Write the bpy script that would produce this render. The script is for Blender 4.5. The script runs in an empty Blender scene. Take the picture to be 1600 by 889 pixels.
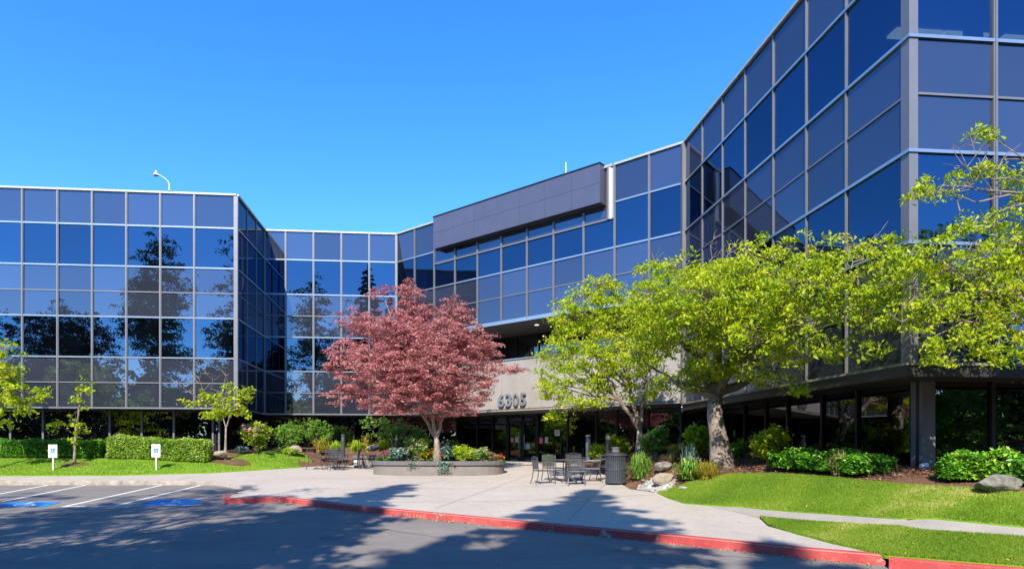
import bpy, bmesh, math, random
import numpy as np
from mathutils import Vector, Matrix
from mathutils.geometry import delaunay_2d_cdt
sc = bpy.context.scene
C = sc.collection
R = math.radians
random.seed(7); rng = np.random.default_rng(11)

# ------------------------------------------------------------ camera, sky, sun, exposure
F, CX, HZ = 1000.0, 772.0, 700.0          # focal length, principal column and horizon row of the 1600x889 photograph
cam = bpy.data.cameras.new('camera'); co = bpy.data.objects.new('camera', cam); C.objects.link(co)
co.location = (0, 0, 0); co.rotation_euler = (R(90), 0, 0)
cam.sensor_width = 36; cam.lens = 36*F/1600
cam.shift_x = (800-CX)/1600; cam.shift_y = (HZ-444.5)/1600
cam.clip_end = 3000; cam.clip_start = 0.05
sc.camera = co
SUN_EL, SUN_AZ = R(42), R(191.5)
w = bpy.data.worlds.new('World'); sc.world = w; w.use_nodes = True
nt = w.node_tree; bg = nt.nodes['Background']
sky = nt.nodes.new('ShaderNodeTexSky'); sky.sky_type = 'NISHITA'; sky.sun_disc = False
sky.sun_elevation = SUN_EL; sky.sun_rotation = SUN_AZ
sky.air_density = 1.0; sky.dust_density = 0.15; sky.ozone_density = 3.0
hs = nt.nodes.new('ShaderNodeHueSaturation'); hs.inputs['Saturation'].default_value = 1.3; hs.inputs['Value'].default_value = 1.0
nt.links.new(sky.outputs[0], hs.inputs['Color'])
tn = nt.nodes.new('ShaderNodeMix'); tn.data_type = 'RGBA'; tn.blend_type = 'MULTIPLY'; tn.inputs['Factor'].default_value = 1; tn.inputs['B'].default_value = (0.76, 0.95, 1.12, 1)
nt.links.new(hs.outputs[0], tn.inputs['A']); nt.links.new(tn.outputs['Result'], bg.inputs[0]); bg.inputs[1].default_value = 0.15
sd = bpy.data.lights.new('sun', 'SUN'); sd.energy = 4.1; sd.angle = R(0.53); sd.color = (1, 0.92, 0.79)
so = bpy.data.objects.new('sun', sd); C.objects.link(so)
sdir = Vector((math.sin(SUN_AZ)*math.cos(SUN_EL), math.cos(SUN_AZ)*math.cos(SUN_EL), math.sin(SUN_EL)))
so.rotation_euler = sdir.to_track_quat('Z', 'Y').to_euler()
sc.view_settings.view_transform = 'Standard'; sc.view_settings.look = 'None'
sc.view_settings.gamma = 1; sc.view_settings.exposure = 1.05
sc.cycles.max_bounces = 8; sc.cycles.transparent_max_bounces = 12
sc.cycles.caustics_reflective = False; sc.cycles.caustics_refractive = False

# ------------------------------------------------------------ tagging and mesh helpers
def tag(o, label=None, cat=None, group=None, kind=None):
    if label: o['label'] = label
    if cat: o['category'] = cat
    if group: o['group'] = group
    if kind: o['kind'] = kind
    return o
def empty(name, loc, label, cat, group=None, rz=0):
    o = bpy.data.objects.new(name, None); C.objects.link(o); o.location = loc; o.rotation_euler = (0, 0, rz)
    o.empty_display_size = 0.2
    return tag(o, label, cat, group)
def copy_tree(o, parent=None):
    c = o.copy(); C.objects.link(c); c.parent = parent
    for ch in list(o.children): copy_tree(ch, c)
    return c
class MB:
    def __init__(s): s.v = []; s.f = []
    def face(s, pts):
        n = len(s.v); s.v += [tuple(p) for p in pts]; s.f.append(tuple(range(n, n+len(pts))))
    def hexa(s, p):                       # 8 corners: bottom ring, top ring
        n = len(s.v); s.v += [tuple(q) for q in p]
        for f in ((3,2,1,0),(4,5,6,7),(0,1,5,4),(1,2,6,5),(2,3,7,6),(3,0,4,7)): s.f.append(tuple(n+i for i in f))
    def box(s, x0, x1, y0, y1, z0, z1, M=None):
        p = [Vector(q) for q in ((x0,y0,z0),(x1,y0,z0),(x1,y1,z0),(x0,y1,z0),(x0,y0,z1),(x1,y0,z1),(x1,y1,z1),(x0,y1,z1))]
        if M is not None: p = [M @ q for q in p]
        s.hexa(p)
    def tube(s, pts, rads, seg=6, caps=True):
        pts = [Vector(p) for p in pts]; base = len(s.v); up = Vector((0.13, 0.21, 0.97))
        for i, p in enumerate(pts):
            d = (pts[min(i+1, len(pts)-1)] - pts[max(i-1, 0)])
            d = d.normalized() if d.length > 1e-9 else Vector((0,0,1))
            a = d.cross(up)
            if a.length < 0.15: a = d.cross(Vector((1,0,0)))
            a.normalize(); b = d.cross(a)
            r = rads[i] if hasattr(rads, '__len__') else rads
            for k in range(seg):
                t = 2*math.pi*k/seg; s.v.append(tuple(p + a*r*math.cos(t) + b*r*math.sin(t)))
        for i in range(len(pts)-1):
            for k in range(seg):
                q = base+i*seg; k2 = (k+1) % seg
                s.f.append((q+k, q+k2, q+seg+k2, q+seg+k))
        if caps:
            s.f.append(tuple(base+k for k in range(seg))[::-1]); s.f.append(tuple(base+(len(pts)-1)*seg+k for k in range(seg)))
    def lathe(s, prof, seg=20, c=(0,0,0)):   # prof: (r,z)
        base = len(s.v)
        for r, z in prof:
            for k in range(seg):
                t = 2*math.pi*k/seg; s.v.append((c[0]+r*math.cos(t), c[1]+r*math.sin(t), c[2]+z))
        for i in range(len(prof)-1):
            for k in range(seg):
                q = base+i*seg; k2 = (k+1) % seg
                s.f.append((q+k, q+k2, q+seg+k2, q+seg+k))
        s.f.append(tuple(base+(len(prof)-1)*seg+k for k in range(seg)))
    def build(s, name, m, parent=None, smooth=False, bevel=0):
        me = bpy.data.meshes.new(name); me.from_pydata(s.v, [], s.f); me.materials.append(m)
        o = bpy.data.objects.new(name, me); C.objects.link(o); o.parent = parent
        bm = bmesh.new(); bm.from_mesh(me); bmesh.ops.recalc_face_normals(bm, faces=bm.faces)
        if bevel: bmesh.ops.bevel(bm, geom=bm.edges[:], offset=bevel, segments=1, affect='EDGES')
        if smooth:
            for f in bm.faces: f.smooth = True
        bm.to_mesh(me); bm.free()
        return o

# ------------------------------------------------------------ materials
def newmat(name):
    m = bpy.data.materials.new(name); m.use_nodes = True
    return m, m.node_tree, m.node_tree.nodes['Principled BSDF']
def pbr(name, col, rough=0.6, metal=0.0, var=0.0, scale=4, bump=0.0, bscale=60, col2=None, spec=0.5, detail=6):
    m, t, p = newmat(name); p.inputs['Roughness'].default_value = rough; p.inputs['Metallic'].default_value = metal
    p.inputs['Base Color'].default_value = (*col, 1); p.inputs['Specular IOR Level'].default_value = spec
    tc = t.nodes.new('ShaderNodeTexCoord')
    if var or col2:
        n = t.nodes.new('ShaderNodeTexNoise'); n.inputs['Scale'].default_value = scale; n.inputs['Detail'].default_value = detail
        n.inputs['Roughness'].default_value = 0.65
        t.links.new(tc.outputs['Object'], n.inputs['Vector'])
        r = t.nodes.new('ShaderNodeValToRGB'); r.color_ramp.elements[0].position = 0.32; r.color_ramp.elements[1].position = 0.68
        a = [c*(1-var) for c in col]; b = col2 if col2 else [min(1, c*(1+var)) for c in col]
        r.color_ramp.elements[0].color = (*a, 1); r.color_ramp.elements[1].color = (*b, 1)
        t.links.new(n.outputs['Fac'], r.inputs[0]); t.links.new(r.outputs[0], p.inputs['Base Color'])
    if bump:
        n2 = t.nodes.new('ShaderNodeTexNoise'); n2.inputs['Scale'].default_value = bscale; n2.inputs['Detail'].default_value = 5
        t.links.new(tc.outputs['Object'], n2.inputs['Vector'])
        bp = t.nodes.new('ShaderNodeBump'); bp.inputs['Strength'].default_value = bump; bp.inputs['Distance'].default_value = 0.02
        t.links.new(n2.outputs['Fac'], bp.inputs['Height']); t.links.new(bp.outputs[0], p.inputs['Normal'])
    return m
def multi_noise(name, stops, layers, rough=0.9, bump=0.3, bscale=90):
    """base colour from a sum of noise layers [(scale, weight, (sx,sy))] through a ramp"""
    m, t, p = newmat(name); p.inputs['Roughness'].default_value = rough; p.inputs['Specular IOR Level'].default_value = 0.25
    tc = t.nodes.new('ShaderNodeTexCoord'); acc = None
    for s_, w_, st in layers:
        mp = t.nodes.new('ShaderNodeMapping'); mp.inputs['Scale'].default_value = (st[0], st[1], 1); mp.inputs['Rotation'].default_value = (0, 0, 0.4)
        n = t.nodes.new('ShaderNodeTexNoise'); n.inputs['Scale'].default_value = s_; n.inputs['Detail'].default_value = 7; n.inputs['Roughness'].default_value = 0.7
        t.links.new(tc.outputs['Object'], mp.inputs[0]); t.links.new(mp.outputs[0], n.inputs['Vector'])
        mu = t.nodes.new('ShaderNodeMath'); mu.operation = 'MULTIPLY'; mu.inputs[1].default_value = w_; t.links.new(n.outputs['Fac'], mu.inputs[0])
        if acc is None: acc = mu
        else:
            ad = t.nodes.new('ShaderNodeMath'); ad.operation = 'ADD'; t.links.new(acc.outputs[0], ad.inputs[0]); t.links.new(mu.outputs[0], ad.inputs[1]); acc = ad
    r = t.nodes.new('ShaderNodeValToRGB'); els = r.color_ramp.elements
    els[0].position, els[0].color = stops[0][0], (*stops[0][1], 1); els[1].position, els[1].color = stops[-1][0], (*stops[-1][1], 1)
    for q, c in stops[1:-1]: e = els.new(q); e.color = (*c, 1)
    t.links.new(acc.outputs[0], r.inputs[0]); t.links.new(r.outputs[0], p.inputs['Base Color'])
    if bump:
        n2 = t.nodes.new('ShaderNodeTexNoise'); n2.inputs['Scale'].default_value = bscale; n2.inputs['Detail'].default_value = 4
        t.links.new(tc.outputs['Object'], n2.inputs['Vector'])
        bp = t.nodes.new('ShaderNodeBump'); bp.inputs['Strength'].default_value = bump; bp.inputs['Distance'].default_value = 0.02
        t.links.new(n2.outputs['Fac'], bp.inputs['Height']); t.links.new(bp.outputs[0], p.inputs['Normal'])
    return m
def glass(name, tint, diffuse, dmix, rough=0.0, trans=0.0, dirt=0.03):
    """coated curtain-wall glass: tinted mirror over a faint dusty or ceramic-coated face"""
    m, t, p = newmat(name); t.nodes.remove(p); out = t.nodes['Material Output']
    g = t.nodes.new('ShaderNodeBsdfGlossy'); g.inputs['Color'].default_value = (*tint, 1); g.inputs['Roughness'].default_value = rough
    d = t.nodes.new('ShaderNodeBsdfDiffuse'); d.inputs['Color'].default_value = (*diffuse, 1)
    tc = t.nodes.new('ShaderNodeTexCoord'); n = t.nodes.new('ShaderNodeTexNoise'); n.inputs['Scale'].default_value = 0.9; n.inputs['Detail'].default_value = 5
    t.links.new(tc.outputs['Object'], n.inputs['Vector'])
    mr = t.nodes.new('ShaderNodeMapRange'); mr.inputs['To Min'].default_value = max(0, dmix-dirt); mr.inputs['To Max'].default_value = dmix+dirt
    mr.inputs['From Min'].default_value = 0.3; mr.inputs['From Max'].default_value = 0.7; t.links.new(n.outputs['Fac'], mr.inputs['Value'])
    n2 = t.nodes.new('ShaderNodeTexNoise'); n2.inputs['Scale'].default_value = 0.55; n2.inputs['Detail'].default_value = 1
    t.links.new(tc.outputs['Object'], n2.inputs['Vector'])
    oi = t.nodes.new('ShaderNodeObjectInfo'); vr = t.nodes.new('ShaderNodeMapRange'); vr.inputs['To Min'].default_value = 0.82; vr.inputs['To Max'].default_value = 1.16
    t.links.new(oi.outputs['Random'], vr.inputs['Value'])
    for nd, colr in ((g, tint), (d, diffuse)):
        sc_ = t.nodes.new('ShaderNodeVectorMath'); sc_.operation = 'SCALE'; sc_.inputs[0].default_value = colr
        t.links.new(vr.outputs[0], sc_.inputs['Scale']); t.links.new(sc_.outputs[0], nd.inputs['Color'])
    bp = t.nodes.new('ShaderNodeBump'); bp.inputs['Strength'].default_value = 0.12; bp.inputs['Distance'].default_value = 0.05
    t.links.new(n2.outputs['Fac'], bp.inputs['Height']); t.links.new(bp.outputs[0], g.inputs['Normal'])
    mx = t.nodes.new('ShaderNodeMixShader'); t.links.new(mr.outputs[0], mx.inputs[0]); t.links.new(g.outputs[0], mx.inputs[1]); t.links.new(d.outputs[0], mx.inputs[2])
    last = mx
    if trans:
        tr = t.nodes.new('ShaderNodeBsdfTransparent'); tr.inputs['Color'].default_value = (0.5, 0.62, 0.7, 1)
        m2 = t.nodes.new('ShaderNodeMixShader'); m2.inputs[0].default_value = trans
        t.links.new(last.outputs[0], m2.inputs[1]); t.links.new(tr.outputs[0], m2.inputs[2]); last = m2
    t.links.new(last.outputs[0], out.inputs[0])
    return m
def leafmat(name, stops, transl=0.35, rough=0.5, gl=0.06):
    m, t, p = newmat(name); out = t.nodes['Material Output']
    at = t.nodes.new('ShaderNodeAttribute'); at.attribute_name = 'tint'
    r = t.nodes.new('ShaderNodeValToRGB'); els = r.color_ramp.elements
    els[0].position, els[0].color = stops[0][0], (*stops[0][1], 1); els[1].position, els[1].color = stops[-1][0], (*stops[-1][1], 1)
    for q, c in stops[1:-1]: e = els.new(q); e.color = (*c, 1)
    t.links.new(at.outputs['Fac'], r.inputs[0])
    t.links.new(r.outputs[0], p.inputs['Base Color']); p.inputs['Roughness'].default_value = rough; p.inputs['Specular IOR Level'].default_value = 0.3
    tr = t.nodes.new('ShaderNodeBsdfTranslucent'); t.links.new(r.outputs[0], tr.inputs['Color'])
    mx = t.nodes.new('ShaderNodeMixShader'); mx.inputs[0].default_value = transl
    t.links.new(p.outputs[0], mx.inputs[1]); t.links.new(tr.outputs[0], mx.inputs[2]); t.links.new(mx.outputs[0], out.inputs[0])
    return m
def emit(name, col, st):
    m, t, p = newmat(name); p.inputs['Base Color'].default_value = (*col, 1)
    p.inputs['Emission Color'].default_value = (*col, 1); p.inputs['Emission Strength'].default_value = st
    return m

M = {}
M['vision'] = glass('vision_glass', (0.066, 0.115, 0.185), (0.02, 0.03, 0.05), 0.05, dirt=0.03)
M['spandrel'] = glass('spandrel_glass', (0.15, 0.185, 0.25), (0.07, 0.08, 0.115), 0.34, dirt=0.03)
M['clear'] = glass('see_through_glass', (0.10, 0.16, 0.27), (0.02, 0.03, 0.05), 0.05, trans=0.3)
M['ground_glass'] = glass('dark_ground_glass', (0.20, 0.205, 0.21), (0.004, 0.004, 0.005), 0.2)
M['alu'] = pbr('aluminium_mullion', (0.20, 0.195, 0.205), 0.42, 0.35, var=0.06, scale=2)
M['rail'] = pbr('pale_aluminium_rail', (0.46, 0.48, 0.50), 0.28, 0.75, var=0.06, scale=2)
M['darkalu'] = pbr('dark_bronze_frame', (0.025, 0.025, 0.028), 0.4, 0.3)
M['coping'] = pbr('weathered_coping', (0.42, 0.41, 0.40), 0.5, 0.2, var=0.15, scale=6)
M['backing'] = pbr('dark_backing', (0.008, 0.009, 0.012), 0.9)
M['concrete_wall'] = pbr('precast_concrete', (0.30, 0.28, 0.255), 0.85, var=0.10, scale=1.6, bump=0.15, bscale=40)
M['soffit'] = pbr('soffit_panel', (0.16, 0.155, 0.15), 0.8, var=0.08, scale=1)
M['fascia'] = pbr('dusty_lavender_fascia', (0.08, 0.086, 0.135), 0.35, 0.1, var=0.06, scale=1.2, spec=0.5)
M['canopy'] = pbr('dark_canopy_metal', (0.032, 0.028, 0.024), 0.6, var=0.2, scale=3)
M['moss'] = pbr('mossy_ledge', (0.14, 0.14, 0.09), 0.9, var=0.3, scale=5, col2=(0.32, 0.31, 0.25))
M['steel'] = pbr('brushed_steel', (0.55, 0.55, 0.56), 0.35, 0.8)
M['black'] = pbr('black_paint', (0.02, 0.022, 0.025), 0.45)
M['chair'] = pbr('grey_powder_coat', (0.085, 0.085, 0.095), 0.42, 0.2, var=0.1, scale=20)
M['can'] = pbr('slate_blue_receptacle', (0.065, 0.075, 0.095), 0.4, 0.15, var=0.2, scale=8)
M['white'] = pbr('white_enamel', (0.8, 0.82, 0.84), 0.4, var=0.04, scale=5)
M['signblue'] = pbr('sign_blue', (0.02, 0.16, 0.48), 0.4)
M['post'] = pbr('galvanised_post', (0.6, 0.58, 0.52), 0.5, 0.1)
M['bark'] = pbr('grey_brown_bark', (0.13, 0.10, 0.075), 0.9, col2=(0.36, 0.29, 0.24), var=0.2, scale=7, bump=0.8, bscale=18)
M['palebark'] = pbr('pale_bark', (0.17, 0.13, 0.10), 0.85, col2=(0.36, 0.28, 0.22), var=0.2, scale=12, bump=0.4, bscale=40)
M['darkbark'] = pbr('dark_bark', (0.06, 0.045, 0.035), 0.95, var=0.3, scale=9, bump=0.5, bscale=20)
M['rock'] = pbr('sandstone_boulder', (0.30, 0.25, 0.19), 0.9, var=0.25, scale=3, bump=0.6, bscale=14)
M['greyrock'] = pbr('lichen_boulder', (0.09, 0.09, 0.075), 0.9, col2=(0.27, 0.26, 0.22), var=0.2, scale=6, bump=0.6, bscale=12)
M['pebble'] = pbr('pale_river_stone', (0.16, 0.15, 0.135), 0.85, col2=(0.50, 0.48, 0.44), var=0.2, scale=5)
M['planter'] = pbr('planter_block', (0.20, 0.175, 0.16), 0.85, var=0.1, scale=3, bump=0.3, bscale=50)
M['plantercap'] = pbr('planter_cap', (0.13, 0.125, 0.125), 0.8, var=0.15, scale=4, bump=0.3, bscale=50)
M['asphalt'] = multi_noise('asphalt', [(0.30, (0.11, 0.10, 0.097)), (0.5, (0.19, 0.172, 0.158)), (0.72, (0.28, 0.255, 0.235))],
                           [(0.35, 0.45, (1, 2.2)), (3, 0.2, (1, 1)), (70, 0.35, (1, 1))], bump=0.25, bscale=120)
M['plaza'] = multi_noise('exposed_aggregate', [(0.3, (0.25, 0.215, 0.18)), (0.5, (0.40, 0.355, 0.31)), (0.7, (0.53, 0.485, 0.43))],
                         [(0.5, 0.25, (1, 1)), (5, 0.25, (1, 1)), (55, 0.5, (1, 1))], bump=0.2, bscale=150)
M['path'] = multi_noise('grey_walk', [(0.3, (0.21, 0.19, 0.165)), (0.7, (0.42, 0.385, 0.34))], [(2, 0.4, (1, 1)), (60, 0.6, (1, 1))], bump=0.2)
M['lawn'] = multi_noise('turf', [(0.32, (0.09, 0.2, 0.01)), (0.5, (0.18, 0.33, 0.015)), (0.7, (0.32, 0.38, 0.07))],
                        [(0.7, 0.5, (1, 2)), (9, 0.3, (1, 1)), (60, 0.2, (1, 1))], bump=0.6, bscale=120)
M['mulch'] = multi_noise('bark_mulch', [(0.3, (0.035, 0.017, 0.010)), (0.5, (0.13, 0.065, 0.038)), (0.7, (0.32, 0.19, 0.12))],
                         [(1.2, 0.25, (1, 1)), (30, 0.75, (1, 1))], bump=1.0, bscale=35)
M['soil'] = multi_noise('planter_soil', [(0.3, (0.02, 0.013, 0.01)), (0.7, (0.08, 0.05, 0.035))], [(20, 1, (1, 1))], bump=0.8)
M['redkerb'] = multi_noise('worn_red_kerb_paint', [(0.39, (0.50, 0.36, 0.30)), (0.43, (0.46, 0.10, 0.09)), (0.53, (0.42, 0.055, 0.055)), (0.57, (0.30, 0.09, 0.075)), (0.60, (0.44, 0.32, 0.26))],
                           [(0.7, 0.55, (1, 1)), (6, 0.3, (1, 1)), (30, .15, (1, 1))], rough=0.7, bump=0.4, bscale=50)
M['kerb'] = pbr('dirty_concrete_kerb', (0.25, 0.21, 0.16), 0.9, col2=(0.42, 0.37, 0.30), var=0.2, scale=3, bump=0.3)
M['lines'] = multi_noise('worn_white_marking', [(0.36, (0.2, 0.19, 0.18)), (0.46, (0.66, 0.65, 0.62)), (0.7, (0.78, 0.77, 0.75))], [(9, 0.5, (1, 1)), (50, 0.5, (1, 1))], bump=0)
M['bluemark'] = multi_noise('worn_blue_marking', [(0.34, (0.10, 0.13, 0.18)), (0.46, (0.03, 0.22, 0.55)), (0.7, (0.04, 0.27, 0.62))], [(8, 0.5, (1, 1)), (50, 0.5, (1, 1))], bump=0)
M['yel_txt'] = multi_noise('faded_yellow_lettering', [(0.42, (0.43, 0.09, 0.08)), (0.54, (0.52, 0.32, 0.2)), (0.7, (0.58, 0.42, 0.28))], [(30, 1, (1, 1))], bump=0)
M['pink'] = pbr('pink_paper', (0.75, 0.06, 0.22), 0.6); M['orange'] = pbr('orange_paper', (0.75, 0.2, 0.07), 0.6)
M['blueish'] = pbr('pale_blue_paper', (0.25, 0.5, 0.7), 0.6)
M['redcar'] = pbr('red_car_paint', (0.8, 0.02, 0.05), 0.25, 0.2); M['carglass'] = pbr('car_glass', (0.02, 0.03, 0.035), 0.05, spec=0.8)
M['tyre'] = pbr('tyre_rubber', (0.015, 0.015, 0.015), 0.8)
M['panel_light'] = emit('ceiling_light', (0.85, 0.83, 0.55), 2.2)
M['downlight'] = emit('downlight_lens', (1, 0.95, 0.85), 0.6)
M['ceil'] = pbr('office_ceiling', (0.10, 0.10, 0.10), 0.9)
M['grate'] = pbr('cast_iron_grate', (0.22, 0.21, 0.19), 0.6, 0.3, var=0.3, scale=12)
M['signplate'] = pbr('pale_sign_plate', (0.16, 0.155, 0.19), 0.5)
# foliage
M['lf_yel'] = leafmat('yellow_green_leaves', [(0, (0.16, 0.27, 0.012)), (0.3, (0.34, 0.48, 0.016)), (0.7, (0.58, 0.66, 0.028)), (0.92, (0.72, 0.64, 0.04)), (1, (0.68, 0.34, 0.05))], 0.5)
M['lf_maple'] = leafmat('maple_leaves', [(0, (0.24, 0.09, 0.09)), (0.3, (0.42, 0.15, 0.15)), (0.6, (0.64, 0.27, 0.26)), (0.85, (0.74, 0.41, 0.38)), (0.95, (0.56, 0.40, 0.28)), (1, (0.36, 0.32, 0.2))], 0.42)
M['lf_hedge'] = leafmat('laurel_leaves', [(0, (0.03, 0.11, 0.01)), (0.6, (0.12, 0.36, 0.02)), (1, (0.34, 0.55, 0.05))], 0.25, 0.3)
M['lf_lhedge'] = leafmat('clipped_hedge_leaves', [(0, (0.10, 0.22, 0.02)), (0.6, (0.32, 0.50, 0.04)), (1, (0.62, 0.68, 0.2))], 0.3)
M['lf_lime'] = leafmat('lime_leaves', [(0, (0.2, 0.36, 0.02)), (0.6, (0.45, 0.62, 0.03)), (1, (0.62, 0.66, 0.06))], 0.5)
M['lf_green'] = leafmat('mid_green_leaves', [(0, (0.08, 0.2, 0.025)), (0.6, (0.22, 0.42, 0.05)), (1, (0.42, 0.56, 0.12))], 0.4)
M['lf_dark'] = leafmat('dark_green_leaves', [(0, (0.03, 0.06, 0.012)), (0.6, (0.08, 0.14, 0.025)), (1, (0.22, 0.25, 0.05))], 0.4)
M['lf_conifer'] = leafmat('conifer_needles', [(0, (0.010, 0.025, 0.012)), (0.6, (0.025, 0.05, 0.02)), (1, (0.05, 0.08, 0.03))], 0.1)
M['lf_gold'] = leafmat('golden_leaves', [(0, (0.18, 0.20, 0.02)), (0.5, (0.38, 0.36, 0.03)), (1, (0.5, 0.28, 0.04))], 0.35)
M['lf_silver'] = leafmat('blue_grey_leaves', [(0, (0.06, 0.13, 0.10)), (0.6, (0.15, 0.26, 0.20)), (1, (0.4, 0.55, 0.42))], 0.2)
M['lf_straw'] = leafmat('straw_leaves', [(0, (0.22, 0.14, 0.07)), (0.5, (0.38, 0.28, 0.12)), (1, (0.45, 0.42, 0.15))], 0.3)
M['fl_pink'] = leafmat('dusty_pink_petals', [(0, (0.6, 0.33, 0.33)), (1, (0.8, 0.55, 0.55))], 0.3)
M['fl_cream'] = leafmat('cream_petals', [(0, (0.42, 0.38, 0.24)), (1, (0.66, 0.55, 0.42))], 0.3)
M['fl_magenta'] = leafmat('magenta_petals', [(0, (0.45, 0.02, 0.25)), (1, (0.65, 0.08, 0.42))], 0.3)
M['fl_red'] = leafmat('red_petals', [(0, (0.45, 0.03, 0.03)), (1, (0.6, 0.1, 0.1))], 0.3)
M['grass'] = leafmat('grass_blades', [(0, (0.11, 0.22, 0.02)), (0.5, (0.25, 0.41, 0.03)), (0.78, (0.42, 0.49, 0.06)), (1, (0.72, 0.62, 0.30))], 0.45)
M['fallen'] = leafmat('fallen_leaves', [(0, (0.35, 0.16, 0.05)), (1, (0.6, 0.45, 0.12))], 0.1)
M['chips'] = leafmat('bark_chips', [(0, (0.06, 0.03, 0.02)), (0.6, (0.22, 0.11, 0.065)), (1, (0.42, 0.27, 0.17))], 0.0, 0.9)

# ------------------------------------------------------------ ground
def S(t): t = min(1, max(0, t)); return t*t*(3-2*t)
def plane(x, y): return -2.116 + 0.0455*min(33, max(7.0, y)) + 0.036*min(20, max(0, x))
def zasph(x, y): return plane(x, y) - 0.14
def zright(x, y):
    xe = max(3.8, 4.3 + (17-y)*0.148)
    d = x - xe; s = (x-5.5)*0.62 + (y-8.95)*0.785
    r = 0.8*S(min(d, s*0.8)/3.2) * (1 - S((x-11.8)/3.5))
    r += 0.62*math.exp(-((x-5.2)/1.05)**2 - ((y-20.6)/2.2)**2) * S(d/0.7)
    return plane(x, y) + max(0, r)
def zleft(x, y):
    f = float(np.interp(x, [-45, -20, -14, -11.2, -9.6, -8.5, -8.2, -7.2, -4.2], [23.3, 23.5, 23.9, 24.9, 26.5, 28.0, 29.2, 29.4, 30.2]))
    d = max(0, y-f)
    return plane(x, y) + 0.2*min(3.2, d)*min(1, 0.35+d)
def ray(px, py, Y): return Vector(((px-CX)/F*Y, Y, -(py-HZ)/F*Y))
def hit(px, py, zf):
    u, v = (px-CX)/F, (py-HZ)/F; Y = 4.0
    while Y < 70:
        if -v*Y <= zf(u*Y, Y): break
        Y += 0.02
    return Vector((u*Y, Y, zf(u*Y, Y)))
def drape(name, poly, zf, mat, dz=0.0, step=1.0, kind='structure', skirt=0.0):
    bm = bmesh.new(); cv, _, cf = delaunay_2d_cdt([Vector((p[0], p[1])) for p in poly], [], [list(range(len(poly)))], 1, 1e-5)[:3]
    vs = [bm.verts.new((v.x, v.y, 0)) for v in cv]
    for f in cf: bm.faces.new([vs[i] for i in f])
    xs = [p[0] for p in poly]; ys = [p[1] for p in poly]
    for ax, lo, hi in ((0, min(xs), max(xs)), (1, min(ys), max(ys))):
        g = math.ceil(lo/step)*step
        while g < hi:
            c = [0, 0, 0]; c[ax] = g; nn = [0, 0, 0]; nn[ax] = 1
            bmesh.ops.bisect_plane(bm, geom=bm.verts[:]+bm.edges[:]+bm.faces[:], plane_co=c, plane_no=nn)
            g += step
    for v in bm.verts: v.co.z = zf(v.co.x, v.co.y) + dz
    bmesh.ops.recalc_face_normals(bm, faces=bm.faces)
    for f in bm.faces:
        if f.normal.z < 0: f.normal_flip()
        f.smooth = zf is not plane
    if skirt:
        be = [e for e in bm.edges if e.is_boundary]
        r = bmesh.ops.extrude_edge_only(bm, edges=be)
        for v in r['geom']:
            if isinstance(v, bmesh.types.BMVert): v.co.z -= skirt
        for v in r['geom']:
            if isinstance(v, bmesh.types.BMEdge): v.smooth = False
        for e in be: e.smooth = False
    me = bpy.data.meshes.new(name); bm.to_mesh(me); bm.free(); me.materials.append(mat)
    o = bpy.data.objects.new(name, me); C.objects.link(o); o['kind'] = kind
    return o
# far ground and asphalt in one sheet
xs = [-900, -300, -120, -60, -30, -20, -10, 0, 5, 10, 15, 20, 30, 60, 120, 300, 900]; ys = [-900, -300, -100, -40, 0, 7, 15, 22, 27, 33, 60, 120, 300, 900]
b = MB(); b.v = [(x, y, zasph(x, y)) for y in ys for x in xs]
b.f = [(j*len(xs)+i, j*len(xs)+i+1, (j+1)*len(xs)+i+1, (j+1)*len(xs)+i) for j in range(len(ys)-1) for i in range(len(xs)-1)]
tag(b.build('asphalt_lot', M['asphalt']), kind='structure')

PL = lambda px, py: hit(px, py, plane)
kerb_px = [(366, 770.5), (352, 773), (348.5, 776), (354, 778.5), (375, 778), (430, 776), (446, 777), (460, 779), (500, 783.5), (535, 788), (600, 794.5), (680, 802), (760, 809.5), (860, 819), (960, 828), (1060, 837.5), (1160, 847.5), (1270, 858.5), (1384, 868)]
kerb = [PL(*p) for p in kerb_px]
edge = [PL(*p) for p in ((1298, 849), (1200, 822), (1185, 808), (1108, 789.5), (1070, 787), (1025, 769.5), (985, 764))]
poly = kerb + edge + [Vector((3.9, 22, 0)), Vector((3.9, 33, 0)), Vector((-4, 37, 0)), Vector((-11, 36, 0)), Vector((-13, 27, 0)), Vector((-45, 24.6, 0)), Vector((-45, 21.85, 0)), Vector((-9.6, 21.9, 0)), PL(400, 761)]
drape('plaza_pavement', poly, plane, M['plaza'], dz=0.0, skirt=0.139)
tag(drape('entrance_floor', [(-9, 30), (8, 24), (8, 30), (-2, 38), (-9, 38)], plane, M['plaza'], dz=-0.03), kind='structure')

def kerb_run(name, pts, mat, width=0.15, h=0.14, up=0.012):
    bb = MB(); P = [Vector((p.x, p.y, 0)) for p in pts]; L = []
    for i, p in enumerate(P):
        d = (P[min(i+1, len(P)-1)] - P[max(i-1, 0)]).normalized(); n = Vector((-d.y, d.x, 0))   # inward = left of travel
        z = plane(p.x, p.y) + up
        a = p - n*0.004; c = p + n*width
        L.append(((a.x-n.x*0.02, a.y-n.y*0.02, z-h-up-0.06), (a.x, a.y, z-0.022), (a.x+n.x*0.022, a.y+n.y*0.022, z), (c.x, c.y, z), (c.x, c.y, z-0.05)))
    nn = len(L[0])
    for l in L: bb.v += l
    for i in range(len(L)-1):
        for k in range(nn-1): bb.f.append((i*nn+k, (i+1)*nn+k, (i+1)*nn+k+1, i*nn+k+1))
    bb.f.append(tuple(range(nn))); bb.f.append(tuple((len(L)-1)*nn+k for k in range(nn)))
    return tag(bb.build(name, mat), kind='structure')
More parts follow.
